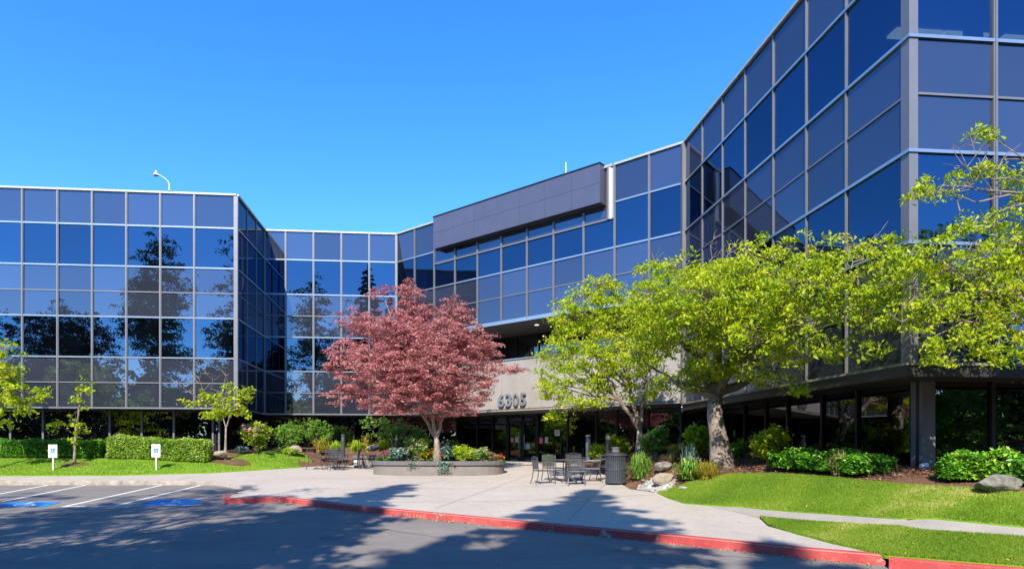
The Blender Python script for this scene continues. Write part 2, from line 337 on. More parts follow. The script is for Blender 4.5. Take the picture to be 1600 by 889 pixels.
def refine(pts, step=0.4):
    out = []
    for a, c in zip(pts[:-1], pts[1:]):
        n = max(1, int((c-a).length/step)); out += [a.lerp(c, i/n) for i in range(n)]
    return out + [pts[-1]]
red_kerb = kerb_run('red_kerb', refine(kerb), M['redkerb'])
k2 = [PL(1389, 872.5), PL(1600, 890)]; dk = (k2[1]-k2[0]).normalized(); k2.append(k2[1]+dk*8)
kerb_run('red_kerb', refine(k2, 0.8), M['redkerb'])
kerb_run('pale_kerb', [Vector((-45, 21.85, 0)), Vector((-30, 21.85, 0)), Vector((-17, 21.87, 0)), Vector((-9.6, 21.9, 0)), Vector((-9.0, 22.15, 0))], M['kerb'], up=0.006)

ZR = lambda px, py: hit(px, py, zright)
# mulch below everything on the right, then lawns and the walk
drape('mulch_bed', [(3.85, 18.1), (4.31, 17.06), (4.9, 14.4), (5.1, 12.4), (5.35, 9.9), (5.6, 8.95), (6.7, 8.05), (11, 5.2), (15.2, 5), (15.4, 16), (9.7, 15.5), (8.8, 30), (3.9, 30), (3.9, 22)], zright, M['mulch'], dz=-0.02, step=0.4, skirt=0.15)
lawn1 = [ZR(*p) for p in ((1025, 769.5), (1045, 779), (1070, 787), (1115, 790), (1160, 792.5), (1200, 797), (1300, 804), (1400, 811), (1600, 825), (1850, 842), (1850, 792), (1600, 772), (1522, 764), (1450, 761), (1396, 757), (1312, 748), (1255, 743), (1200, 741), (1140, 741), (1105, 747), (1075, 755))]
lawn2 = [ZR(*p) for p in ((1187, 808.5), (1200, 810), (1310, 819), (1438, 830), (1600, 841), (1850, 858), (1850, 908), (1600, 887), (1388, 870), (1345, 860), (1298, 848), (1245, 835), (1200, 820))]
path = [ZR(*p) for p in ((1108, 789.5), (1160, 792.5), (1200, 797), (1300, 804), (1400, 811), (1600, 825), (1850, 842), (1850, 858), (1600, 841), (1438, 830), (1310, 819), (1200, 810), (1187, 808.5))]
lw1 = drape('lawn', lawn1, zright, M['lawn'], dz=0.02, step=0.5, skirt=0.05)
lw2 = drape('lawn', lawn2, zright, M['lawn'], dz=0.02, step=0.5, skirt=0.05)
drape('walkway', path, zright, M['path'], dz=0.0, step=0.5, skirt=0.03)
# left beds
drape('mulch_bed', [(-45, 24.6), (-12, 24.8), (-8.6, 28.0), (-7.2, 29.4), (-4.2, 30.2), (-3.2, 31.5), (-4, 36), (-14, 36), (-14, 30), (-45, 29)], zleft, M['mulch'], dz=0.012, step=0.8, skirt=0.1)
lawn3 = [Vector(p+(0,)) for p in ((-45, 23.3), (-20, 23.5), (-14, 23.9), (-11.2, 24.9), (-9.6, 26.5), (-8.5, 28.0), (-8.2, 29.2), (-8.9, 29.9), (-10.0, 29.4), (-11.0, 27.7), (-12.5, 26.6), (-16, 26.2), (-22, 25.9), (-45, 25.9))]
lw3 = drape('lawn', lawn3, zleft, M['lawn'], dz=0.03, step=0.6, skirt=0.06)
ring = []
mulch_ring = hit(352, 720, zleft)
for k in range(20):
    t = 2*math.pi*k/20; ring.append((mulch_ring.x+1.0*math.cos(t)*(1+0.08*math.sin(3*t)), mulch_ring.y+0.55*math.sin(t)))
drape('mulch_bed', ring, zleft, M['mulch'], dz=0.05, step=0.4, skirt=0.05)
mr2 = hit(116, 727, zleft)
drape('mulch_bed', [(mr2.x+0.55*math.cos(k*.4189), mr2.y+0.3*math.sin(k*.4189)) for k in range(15)], zleft, M['mulch'], dz=0.05, step=0.4, skirt=0.05)

# painted markings
def flat(name, polys, zf, mat, dz, **kw):
    bb = MB()
    for pl in polys: bb.face([(p[0], p[1], zf(p[0], p[1])+dz) for p in pl])
    o = bb.build(name, mat); o['kind'] = 'structure'; return o
AS = lambda px, py: hit(px, py, zasph)
def stripe(a, c, wd):
    a = Vector((a.x, a.y)); c = Vector((c.x, c.y)); d = (c-a).normalized(); n = Vector((-d.y, d.x))*wd/2
    return [a-n, c-n, c+n, a+n]
for a, c in (((-70, 784), (76.5, 757.6)), ((-60, 796), (135, 757.6)), ((97, 792), (254, 757.6)), ((178, 790.5), (315, 757.6))):
    flat('parking_line', [stripe(AS(*a), AS(*c), 0.10)], zasph, M['lines'], 0.004)
flat('parking_line', [stripe(AS(97, 791.5), AS(310, 789), 0.09)], zasph, M['lines'], 0.006)
def isa_polys(s=1.0):
    """access symbol as polygons in a unit square, x right y up"""
    P = []
    disc = lambda cx, cy, r, n=14: [(cx+r*math.cos(2*math.pi*k/n), cy+r*math.sin(2*math.pi*k/n)) for k in range(n)]
    def bar(a, c, w_):
        a = Vector(a); c = Vector(c); d = (c-a).normalized(); n = Vector((-d.y, d.x))*w_/2
        return [tuple(a-n), tuple(c-n), tuple(c+n), tuple(a+n)]
    P.append(disc(0.42, 0.86, 0.07)); P.append(bar((0.43, 0.76), (0.45, 0.44), 0.09)); P.append(bar((0.45, 0.62), (0.66, 0.62), 0.06))
    P.append(bar((0.43, 0.47), (0.70, 0.45), 0.08)); P.append(bar((0.69, 0.47), (0.78, 0.20), 0.08)); P.append(bar((0.76, 0.20), (0.88, 0.24), 0.06))
    a0, a1, n = R(110), R(330), 16
    for k in range(n):
        t0, t1 = a0+(a1-a0)*k/n, a0+(a1-a0)*(k+1)/n
        P.append([(0.47+r*math.cos(t), 0.33+r*math.sin(t)) for r, t in ((0.2, t0), (0.26, t0), (0.26, t1), (0.2, t1))])
    return P
for q in (((-15, 792), (70, 792), (95, 784), (22, 784)), ((218, 789.5), (301, 788.5), (318, 780.5), (243, 781))):
    c = [AS(*p) for p in q]
    mark = flat('access_marking', [c], zasph, M['bluemark'], 0.008)
    def bil(u, v): return c[0].lerp(c[1], u).lerp(c[3].lerp(c[2], u), v)
    bb = MB()
    for pl in isa_polys():
        bb.face([(lambda p: (p.x, p.y, zasph(p.x, p.y)+0.012))(bil(0.15+0.7*x, 0.05+0.9*y)) for x, y in pl])
    bb.build('wheelchair_symbol', M['lines'], mark)
M['joint'] = pbr('dirty_joint', (0.25, 0.22, 0.19), 0.95)
def joint(a, c):
    a, c = Vector(a), Vector(c); d = (c-a).normalized(); n = Vector((-d.y, d.x))*.011; m_ = max(1, int((c-a).length/1.0)); ps = [a.lerp(c, k/m_) for k in range(m_+1)]
    flat('control_joint', [[p0-n, p1-n, p1+n, p0+n] for p0, p1 in zip(ps[:-1], ps[1:])], plane, M['joint'], 0.004)
for (a, c) in (((-4.4, 17.0), (-1.6, 22.6)), ((-1.4, 15.2), (1.6, 24.8)), ((1.5, 13.0), (3.4, 19.6)), ((-6.4, 19.4), (3.6, 19.8)), ((-3.2, 16.3), (4.2, 16.6)), ((-6.5, 22.9), (3.8, 23.1)), ((-20, 22.0), (-20, 23.4)), ((-17, 22.0), (-17, 23.5)), ((-14, 22.0), (-14, 23.8)), ((-11, 22.1), (-11, 24.8))): joint(a, c)
M['stain'] = multi_noise('oil_stained_asphalt', [(0.35, (0.11, 0.10, 0.098)), (0.65, (0.20, 0.18, 0.168))], [(6, .5, (1, 1)), (70, .5, (1, 1))], bump=.2)
M['tar'] = pbr('crack_sealant', (0.045, 0.045, 0.047), 0.5)
rs = random.Random(5)
for (px, py, r) in ((300, 812, .35), (120, 815, .28), (520, 840, .3), (1080, 878, .22), (760, 850, .35), (420, 800, .2)):
    c0 = hit(px, py, zasph); ph_ = [rs.uniform(.65, 1.15) for _ in range(14)]
    flat('oil_stain', [[(c0.x+r*ph_[k]*math.cos(k*.4488), c0.y+r*.8*ph_[k]*math.sin(k*.4488)) for k in range(14)]], zasph, M['stain'], 0.003)
for pts_ in (((380, 800), (470, 812), (560, 818), (650, 835), (740, 846), (800, 868)), ((0, 812), (70, 808), (150, 818), (230, 815), (330, 822)), ((900, 850), (980, 862), (1040, 880), (1100, 889)), ((1180, 872), (1100, 866), (1000, 858))):
    w_pts = [hit(a_, b_, zasph) for a_, b_ in pts_]; fine = []
    for a_, c_ in zip(w_pts[:-1], w_pts[1:]):
        for k in range(5): q_ = a_.lerp(c_, k/5); fine.append(Vector((q_.x+rs.uniform(-.04, .04), q_.y+rs.uniform(-.04, .04))))
    fine.append(w_pts[-1].xy)
    qs = []
    for a_, c_ in zip(fine[:-1], fine[1:]):
        n_ = Vector((-(c_-a_).y, (c_-a_).x)).normalized()*rs.uniform(.003, .008); qs.append([a_-n_, c_-n_, c_+n_, a_+n_])
    flat('sealed_crack', qs, zasph, M['tar'], 0.0055)
# drain grate
g = [AS(*p) for p in ((204, 834.5), (247, 833), (260, 827), (220, 828))]
flat('drain_frame', [g], zasph, M['grate'], 0.004)
gm = MB()
for i in range(7):
    a = g[0].lerp(g[1], (i+0.25)/7); c_ = g[3].lerp(g[2], (i+0.25)/7); d_ = g[0].lerp(g[1], (i+0.75)/7); e_ = g[3].lerp(g[2], (i+0.75)/7)
    gm.hexa([(p.x, p.y, zasph(p.x, p.y)+z) for z in (0.006, 0.02) for p in (a, d_, e_, c_)])
tag(gm.build('drain_grate', M['kerb']), 'square metal drain grate set in the asphalt near the left corner', 'grate')

# kerb lettering
def text_mesh(body, size, depth=0.0, bold=False):
    cu = bpy.data.curves.new('t', 'FONT'); cu.body = body; cu.size = size; cu.extrude = depth; cu.resolution_u = 3
    if bold: cu.offset = size*0.02
    cu.align_x = 'LEFT'
    o = bpy.data.objects.new('t', cu); C.objects.link(o); bpy.context.view_layer.update()
    me = bpy.data.meshes.new_from_object(o.evaluated_get(bpy.context.evaluated_depsgraph_get()))
    bpy.data.objects.remove(o); bpy.data.curves.remove(cu)
    return me
for body, xa, xb in (('NO PARKING', 560, 602), ('FIRE LANE', 628, 668)):
    ya = 788+(xa-535)*0.096; yb = 788+(xb-535)*0.096
    a, c = PL(xa, ya), PL(xb, yb); d = (c-a); L = d.length; d.normalize(); n = Vector((d.y, -d.x, 0)).normalized()
    me = text_mesh(body, 0.14); ws = [v.co.x for v in me.vertices]; W_ = max(ws)
    for v in me.vertices:
        p = a + d*(v.co.x/W_*L) + n*0.028; v.co = (p.x, p.y, plane(p.x, p.y)-0.125+v.co.y*0.95)
    me.materials.append(M['yel_txt']); o = bpy.data.objects.new('kerb_lettering', me); C.objects.link(o); o.parent = red_kerb

# ------------------------------------------------------------ building
Z = dict(roof=11.16, head3=9.69, sill3=7.91, mid3=6.81, head2=5.71, sill2=3.95, mid2=2.85, head1=1.75)
ROWS = [('head1', 'mid2', 's'), ('mid2', 'sill2', 's'), ('sill2', 'head2', 'v'), ('head2', 'mid3', 's'), ('mid3', 'sill3', 's'), ('sill3', 'head3', 'v'), ('head3', 'roof', 's')]
D1 = Vector((0.9959, 0.0906, 0)); D2 = Vector((-0.0906, 0.9959, 0)); DC = Vector((0.7683, -0.6401, 0))
class Face:
    def __init__(s, P, u): s.P = Vector(P); s.u = u.normalized(); s.n = Vector((s.u.y, -s.u.x, 0))
    def t(s, px): k = (px-CX)/F; return (k*s.P.y-s.P.x)/(s.u.x-k*s.u.y)
    def at(s, t, z=0, d=0): p = s.P + s.u*t + s.n*d; return Vector((p.x, p.y, z))
    def box(s, mb, t0, t1, z0, z1, d0, d1):
        mb.hexa([s.at(t0, z0, d1), s.at(t1, z0, d1), s.at(t1, z0, d0), s.at(t0, z0, d0), s.at(t0, z1, d1), s.at(t1, z1, d1), s.at(t1, z1, d0), s.at(t0, z1, d0)])
KA = Vector((-11.38, 28.3, 0)); fS = Face(KA, D2); SL = 4.57
SB = fS.at(SL); fB = Face(SB, D1); tBC = fB.t(620); BC = fB.at(tBC)
fC = Face(BC, DC); tCR = fC.t(1070); CR = fC.at(tCR)
fR = Face(CR, -D2); tRK = fR.t(1421); RK = fR.at(tRK); fR2 = Face(RK, D1)
fA0 = Face(KA, D1); tA = sorted([fA0.t(x) for x in (35.5, 90.5, 144.5, 198, 251, 304)] + [0])
w_ = 1.52
while tA[0] > -32: tA.insert(0, tA[0]-w_)
fA = fA0
BR = {'A': tA, 'S': [0, SL/3, 2*SL/3, SL], 'B': [0] + [fB.t(x) for x in (446.5, 490, 533.5, 577)] + [tBC],
      'C': [0] + [fC.t(x) for x in (648.5, 679, 711.5, 746.6, 784, 824, 865.6, 912.5, 961, 1015)] + [tCR],
      'R': [0] + [fR.t(x) for x in (1098, 1129.6, 1165, 1209, 1260.7, 1323)] + [tRK],
      'R2': [0, fR2.t(1553)] + [fR2.t(1553)+1.62*k for k in range(1, 12)]}
FS = {'A': fA, 'S': fS, 'B': fB, 'C': fC, 'R': fR, 'R2': fR2}
bld = empty('office_building', (0, 30, -0.7), 'mirrored blue glass office building of three storeys wrapping round the entrance plaza', 'building')
bld.location = (0, 0, 0)
def pane(f, t0, t1, z0, z1, mat, name, d=0.0, tilt=0.0028):
    mb = MB(); a, c = random.gauss(0, tilt), random.gauss(0, tilt*0.8); hz, ht = (z1-z0)/2, (t1-t0)/2
    q = []
    for (t, z) in ((t0, z0), (t1, z0), (t1, z1), (t0, z1)):
        dd = d + (a*hz if z == z1 else -a*hz) + (c*ht if t == t1 else -c*ht); q.append((t, z, dd))
    mb.hexa([f.at(t, z, dd) for t, z, dd in q] + [f.at(t, z, dd-0.024) for t, z, dd in q])
    return mb.build(name, mat, bld)
def bar(f, t0, t1, z0, z1, d0, d1, mat, name):
    mb = MB(); f.box(mb, t0, t1, z0, z1, d0, d1); return mb.build(name, mat, bld)
ENT0, ENT1 = 3, 11     # bays of face C that are open as the entrance recess
for key, f in FS.items():
    T = BR[key]
    for i, (t0, t1) in enumerate(zip(T[:-1], T[1:])):
        for (a, c, kd) in ROWS:
            z0, z1 = Z[a], Z[c]
            if key in ('R', 'R2') and a == 'head1': z0 = 1.62
            if key == 'C' and i >= ENT0 and z1 <= Z['head2']+0.01: continue
            if key == 'C' and 2 <= i < 9 and a == 'head3':
                continue
            if key == 'C' and 2 <= i < 9 and a == 'sill3':
                pane(f, t0+.03, t1-.03, z0+.02, 9.05, M['vision'], 'window_pane')
                pane(f, t0+.03, t1-.03, 9.09, Z['head3'], M['spandrel'], 'spandrel_panel', d=0.0); continue
            see = (a == 'sill3' and ((key == 'R' and i >= 4) or key == 'R2'))
            m = M['clear'] if see else M['vision'] if kd == 'v' else M['spandrel']
            pane(f, t0+.03, t1-.03, z0+.02, z1-.02, m, 'window_pane' if kd == 'v' else 'spandrel_panel')
    # mullions
    for i, t in enumerate(T):
        zb = 1.62 if key in ('R', 'R2') else Z['head1']-0.05
        if key == 'C' and ENT0 < i <= ENT1: zb = Z['head2']-0.05
        zt = Z['roof']-0.03
        if key == 'C' and 2 < i < 9: zt = 9.6
        hw = 0.045
        if t == T[0] and key in ('A',): continue
        if (key == 'S' and i in (0, 3)) or (key == 'A' and i == len(T)-1) or (key == 'B' and i in (0, 5)) or (key == 'C' and i in (0, 11)) or (key == 'R' and i in (0, 7)) or (key == 'R2' and i == 0): continue
        pd = 0.02 if key in ('R', 'S') else 0.045; hw = 0.036 if key in ('R', 'S') else 0.045
        bar(f, t-hw, t+hw, zb, zt, -0.05, pd, M['alu'], 'mullion')
        bar(f, t-0.016, t+0.016, zb+.01, zt-.01, pd, pd+0.02, M['alu'], 'mullion_cap')
    # transoms
    for nm in ('head1', 'mid2', 'sill2', 'head2', 'mid3', 'sill3', 'head3'):
        z = Z[nm]; big = not nm.startswith('mid')
        if nm == 'head1' and key in ('R', 'R2'): continue
        segs = [(T[0]+0.01, T[-1]-0.01)]
        if key == 'C' and nm in ('head1', 'mid2', 'sill2'): segs = [(T[0]+0.01, T[ENT0])]
        if key == 'C' and nm == 'head3': segs = [(T[0]+0.01, T[2]), (T[9], T[-1]-0.01)]
        for (a, c) in segs:
            hh = 0.032 if big else 0.022
            if key == 'R': c = tRK+0.05 if big else tRK-.2
            if key == 'R2': a = 0.051 if big else .16
            bar(f, a, c, z-hh, z+hh, -0.05, 0.05 if big else 0.024 if key in ('R', 'S') else 0.035, M['rail'] if big else M['alu'], 'transom')
    # coping
    for (a, c) in ([(T[0], T[-1])] if key != 'C' else [(T[0], T[2]), (T[9], T[-1])]):
        bar(f, a, c, Z['roof']-0.03, Z['roof']+0.05, -0.25, 0.08 if key != 'S' else 0.094, M['coping'], 'roof_coping')
    # backing
    for (a, c, kd) in ROWS:
        if a == 'sill3' and key in ('R', 'R2'): 
            if key == 'R': bar(f, T[0], T[4], Z[a], Z[c], -0.30, -0.08, M['backing'], 'inner_wall')
            continue
        if key == 'C' and a in ('head1', 'mid2', 'sill2'): bar(f, T[0], T[ENT0], Z[a], Z[c], -0.3, -0.08, M['backing'], 'inner_wall'); continue
        bar(f, T[0]+.05, T[-1]-.05, Z[a], Z[c], -0.30, -0.08, M['backing'], 'inner_wall')
# corner columns
def corner_post(P, r, z0, z1, mat=None, name='corner_mullion', seg=4, ang=0):
    mb = MB(); pts = [Vector((P.x+r*math.cos(ang+R(45)+k*math.pi*2/seg), P.y+r*math.sin(ang+R(45)+k*math.pi*2/seg), 0)) for k in range(seg)]
    n = len(mb.v); mb.v += [(p.x, p.y, z0) for p in pts] + [(p.x, p.y, z1) for p in pts]
    mb.f += [tuple(range(seg))[::-1], tuple(range(seg, 2*seg))] + [(k, (k+1) % seg, seg+(k+1) % seg, seg+k) for k in range(seg)]
    return mb.build(name, mat or M['alu'], bld)
A5 = math.atan2(D1.y, D1.x)
corner_post(KA + (-D1 + D2)*0.03, 0.12, 1.72, 11.1, ang=A5)
corner_post(SB + (D1-D2)*0.02, 0.07, 1.72, 11.1, ang=A5)
corner_post(BC + Vector((-0.02, -0.03, 0)), 0.085, 1.72, 11.1, ang=A5)
corner_post(CR + Vector((-0.05, -0.04, 0)), 0.12, 1.64, 11.1, ang=A5)
mb = MB(); fR2.box(mb, -0.022, 0.16, 1.63, 11.1, -0.2, 0.022); mb.build('corner_mullion', M['alu'], bld)
# box of the fascia sign over the entrance
T = BR['C']
ta, tb = T[2]+0.36, T[9]-0.42
sb = MB(); fC.box(sb, ta, tb, 9.67, 11.19, -0.2, 0.43)
sign = sb.build('sign_fascia', M['fascia'], bld)
for k in range(7):
    for (z0, z1) in ((9.66, 10.425), (10.435, 11.2)):
        mb = MB(); fC.box(mb, ta+(tb-ta)*k/7+(.004 if k else 0), ta+(tb-ta)*(k+1)/7-(.004 if k < 6 else 0), z0, z1, 0.40, 0.448+.002*(k % 2)); mb.build('fascia_panel', M['fascia'], sign)
bar(fC, ta-.02, tb+.02, 11.20, 11.24, -0.25, 0.48, M['darkalu'], 'fascia_cap')
# polished metal return to the right of the fascia
mb = MB(); seg = 8; t0, t1 = tb+0.02, T[9]-0.05
for k in range(seg):
    u0, u1 = k/seg, (k+1)/seg; d0, d1 = 0.10*math.sin(u0*math.pi), 0.10*math.sin(u1*math.pi)
    mb.face([fC.at(t0+(t1-t0)*u0, 9.05, 0.02+d0), fC.at(t0+(t1-t0)*u1, 9.05, 0.02+d1), fC.at(t0+(t1-t0)*u1, 11.12, 0.02+d1), fC.at(t0+(t1-t0)*u0, 11.12, 0.02+d0)])
mb.build('metal_return_panel', pbr('pale_metal_panel', (0.5, 0.43, 0.40), 0.28, 0.7), bld, smooth=True)
bar(fC, tb-.1, T[9]-.05, 11.10, 11.2, -0.2, 0.13, M['coping'], 'roof_coping')
bar(fC, T[2], T[9], 9.035, 9.10, -0.04, 0.07, M['alu'], 'transom')
# concrete spandrel with the street number, recess above it
e0, e1 = T[ENT0], T[-1]
ncp = 4
for k in range(ncp):
    a = e0 + (e1-e0)*k/ncp; c = e0 + (e1-e0)*(k+1)/ncp
    bar(fC, a+.008, c-.008, 1.66, 3.93, -0.22, 0.0, M['concrete_wall'], 'concrete_panel')
bar(fC, e0, e1, 1.70, 3.90, -0.25, -0.03, M['concrete_wall'], 'panel_joint')
bar(fC, e0, e1, 3.93, 3.985, -0.25, 0.04, M['rail'], 'parapet_cap')
bar(fC, e0, e1+.3, 5.62, 5.70, -3.2, 0.03, M['soffit'], 'soffit'); bar(fC, e0, e1, 5.58, 5.72, -0.08, 0.06, M['rail'], 'soffit_trim')
bar(fC, e0-3, e1+3, 5.70, 5.78, -3.0, -0.1, M['backing'], 'inner_wall')
bar(fC, e0, e1+.3, 3.5, 3.60, -3.1, -0.25, M['soffit'], 'terrace_floor')
bar(fC, e0-.12, e0, 3.6, 5.62, -3.1, -0.02, M['concrete_wall'], 'recess_side_wall')
k = e0
while k < e1-0.5:
    pane(fC, k+.03, min(k+1.4, e1)-.03, 3.62, 5.6, M['ground_glass'], 'recess_window', d=-3.0); bar(fC, k-.03, k+.03, 3.6, 5.6, -3.1, -2.96, M['darkalu'], 'recess_mullion'); k += 1.4
bar(fC, e0, e1, 3.6, 5.62, -3.3, -3.08, M['backing'], 'inner_wall')
for px in (797, 853):
    t = fC.t(px)+0.6
    mb = MB(); mb.lathe([(0.10, 0.0), (0.10, -0.02), (0.08, -0.025)], 16, fC.at(t, 5.618, -1.2)); mb.build('recess_downlight', M['downlight'], bld)
# street number
tdig = fC.t(779.3)
for k, ch in enumerate('6305'):
    me = text_mesh(ch, 0.80, 0.035, bold=True); xsd = [v.co.x for v in me.vertices]; x0 = min(xsd); wd = max(xsd)-x0
    t0 = fC.t(779.8+11.45*k); t1 = fC.t(779.8+11.45*k+9.6)
    for v in me.vertices:
        p = fC.at(t0+(v.co.x-x0)/wd*(t1-t0), 0, 0.075+v.co.z); v.co = (p.x, p.y, 1.88+v.co.y*0.97)
    me.materials.append(M['steel']); o = bpy.data.objects.new('street_numeral', me); C.objects.link(o); o.parent = bld
# ground floor: recessed line
REC = {'A': 1.1, 'S': 1.1, 'B': 1.1, 'C': 3.0, 'R': 1.1, 'R2': 1.1}
order = ['A', 'S', 'B', 'C', 'R', 'R2']
def isect(fa, ra, fb, rb):
    a, c = fa.at(0, 0, -ra), fb.at(0, 0, -rb); den = fa.u.x*fb.u.y-fa.u.y*fb.u.x
    t = ((c.x-a.x)*fb.u.y-(c.y-a.y)*fb.u.x)/den; return a+fa.u*t
inner = [fA.at(tA[0], 0, -1.1)] + [isect(FS[a], REC[a], FS[c], REC[c]) for a, c in zip(order[:-1], order[1:])] + [fR2.at(BR['R2'][-1], 0, -1.1)]
outer = [fA.at(tA[0]), KA, SB, BC, CR, RK, fR2.at(BR['R2'][-1])]
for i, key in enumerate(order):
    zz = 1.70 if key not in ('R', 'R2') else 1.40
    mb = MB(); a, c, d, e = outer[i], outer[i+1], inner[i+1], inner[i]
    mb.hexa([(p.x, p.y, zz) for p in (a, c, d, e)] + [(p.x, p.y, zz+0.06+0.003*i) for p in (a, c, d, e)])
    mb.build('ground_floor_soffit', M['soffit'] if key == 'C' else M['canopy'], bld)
    a, c = inner[i], inner[i+1]; g = Face(a, c-a); L = (c-a).length
    if key == 'C': br = [0] + [t for t in (g.t(x) for x in (746, 770, 793, 817, 841, 887, 932, 965)) if 0.3 < t < L-0.3]; br += [br[-1]+1.5, L] if br[-1]+2 < L else [L]
    elif key == 'A': br = sorted([t for t in (g.t(x) for x in (17, 68, 120, 172, 222, 272, 333)) if 0 < t < L]); br = [0] + [br[0]-1.6*k for k in range(8, 0, -1) if br[0]-1.6*k > 0.3] + br + [L]
    elif key == 'R': br = [0] + [t for t in (g.t(x) for x in (1165, 1198, 1232, 1286, 1341)) if 0.3 < t < L-0.3] + [L]
    elif key == 'R2': br = [0] + [g.t(1549)+1.75*k for k in range(0, 9)]
    else: n = max(1, round(L/1.45)); br = [L*k/n for k in range(n+1)]
    zt = zz; base = -0.25 if key in ('A', 'S') else -0.42 if key in ('R', 'R2') else -0.62 if key == 'B' else -0.72
    for t0, t1 in zip(br[:-1], br[1:]): pane(g, t0+.03, t1-.03, base, zt, M['ground_glass'], 'ground_floor_window', tilt=0.0008)
    for t in br[1 if key not in ('A',) else 0:]:
        m_ = M['alu'] if key in ('A',) else M['darkalu']
        hw = 0.04
        mb = MB(); g.box(mb, t-hw, t+hw, base, zt, -0.05, 0.06); mb.build('ground_floor_mullion', m_ if key != 'R2' else M['canopy'], bld)
    mb = MB(); g.box(mb, 0, L, base-0.9, base, -0.2, 0.12 if key in ('A', 'R', 'R2') else 0.03); mb.build('plinth', M['concrete_wall'], bld)
    mb = MB(); g.box(mb, 0, L, base, zt, -0.3, -0.08); mb.build('inner_wall', M['backing'], bld)
    if key == 'C': GC = g
    if key == 'R2':
        mb = MB(); g.box(mb, -0.05, 0.24, -0.45, 1.4, -0.2, 0.13); mb.build('corner_column', pbr('grey_column', (0.17, 0.165, 0.155), 0.7, var=0.1), bld)
# entrance doors
for xa, xb in ((794.5, 816), (818.5, 840)):
    ta_, tb_ = GC.t(xa), GC.t(xb)
    dr = MB()
    for (a, c, z0, z1) in ((ta_, ta_+.07, -.7, 1.35), (tb_-.07, tb_, -.7, 1.35), (ta_+.07, tb_-.07, -.7, -.45), (ta_+.07, tb_-.07, 1.25, 1.35)): GC.box(dr, a, c, z0, z1, 0.03, 0.075)
    door = dr.build('entrance_door', M['darkalu'], bld)
    hb = MB(); th = tb_-.13 if xa < 800 else ta_+.13
    hb.tube([GC.at(th, -.05, .08), GC.at(th, -.05, .13), GC.at(th, .65, .13), GC.at(th, .65, .08)], .015, 6); hb.build('door_handle', M['steel'], door)
    mb = MB(); GC.box(mb, (ta_+tb_)/2-.2, (ta_+tb_)/2+.2, -.62, -.57, .075, .082); mb.build('door_lettering_strip', M['steel'], door)
def notice(px, py, wpx, hpx, mat):
    t = GC.t(px); Y = GC.at(t).y; hw = wpx*Y/F/2*1.15; z = -(py-HZ)/F*Y; hh = hpx*Y/F/2
    mb = MB(); GC.box(mb, t-hw, t+hw, z-hh, z+hh, 0.028 if False else 0.02, 0.035)
    nt_ = mb.build('paper_notice', mat, bld)
    mb = MB()
    for k in range(3): GC.box(mb, t-hw*.7, t+hw*.7, z+hh*(.5-.45*k)-.012, z+hh*(.5-.45*k)+.012, .035, .038)
    mb.build('notice_print', M['darkalu'] if mat is M['white'] else M['white'], nt_)
notice(801, 687, 5, 8, M['orange']); notice(808, 687, 5, 8, M['white']); notice(846, 688, 6, 10, M['pink']); notice(854.5, 687, 5, 9, M['white'])
notice(825, 697, 8, 9, M['blueish']); notice(871, 676, 8, 9, M['white'])
# canopy ledge round the right wing
cn = MB(); pr = 0.22
q0 = [fR.at(0.3, 0, 0), fR.at(0.3, 0, pr)]; ck_o = isect(fR, -pr, fR2, -pr); end_o = fR2.at(BR['R2'][-1], 0, pr); end_i = fR2.at(BR['R2'][-1]); ck_i = RK
cn.hexa([(p.x, p.y, z) for z in (1.36, 1.565) for p in (q0[1], ck_o, ck_i + (D1+D2)*0.02, q0[0])])
cn.hexa([(p.x, p.y, z) for z in (1.36, 1.565) for p in (ck_o, end_o, end_i, ck_i + (D1+D2)*0.02)])
cn.build('canopy_fascia', M['canopy'], bld)
cm = MB(); pr = 0.26; q1 = fR.at(0.3, 0, pr); ck2 = isect(fR, -pr, fR2, -pr); end2 = fR2.at(BR['R2'][-1], 0, pr)
cm.hexa([(p.x, p.y, z) for z in (1.567, 1.618) for p in (q1, ck2, ck_i + (D1+D2)*0.03, q0[0])])
cm.hexa([(p.x, p.y, z) for z in (1.567, 1.618) for p in (ck2, end2, end_i, ck_i + (D1+D2)*0.03)])
cm.build('canopy_ledge', M['moss'], bld)
# roof
rf = MB(); rp = [fA.at(tA[0], 0, -.2), KA - D1*.2 + D2*.2, SB - D1*.2+D2*.2, BC+Vector((0.1, .25, 0)), CR+Vector((.2, .2, 0)), RK+(D1+D2)*.2, fR2.at(BR['R2'][-1], 0, -.2), Vector((30, 60, 0)), Vector((-45, 60, 0))]
rf.face([(p.x, p.y, Z['roof']) for p in rp]); rf.build('roof', M['ceil'], bld)
# office interior behind the clear corner panes: ceiling, lights, back wall
ic = MB(); ip = [fR.at(T_, 0, -0.1) for T_ in (BR['R'][4], tRK)] ; 
cp = [fR.at(BR['R'][4], 0, -.1), isect(fR, .1, fR2, .1), fR2.at(BR['R2'][-1], 0, -.1), fR2.at(BR['R2'][-1], 0, -11), fR.at(BR['R'][2], 0, -13)]
ic.face([(p.x, p.y, 9.70) for p in cp]); ic.face([(p.x, p.y, 7.7) for p in cp]); ic.build('office_ceiling', M['ceil'], bld)
iw = MB(); a, c, d = cp[2], cp[3], cp[4]
iw.face([(c.x, c.y, 7.7), (d.x, d.y, 7.7), (d.x, d.y, 9.7), (c.x, c.y, 9.7)]); iw.face([(cp[0].x, cp[0].y, 7.7), (d.x, d.y, 7.7), (d.x, d.y, 9.7), (cp[0].x, cp[0].y, 9.7)])
iw.build('office_back_wall', M['ceil'], bld)
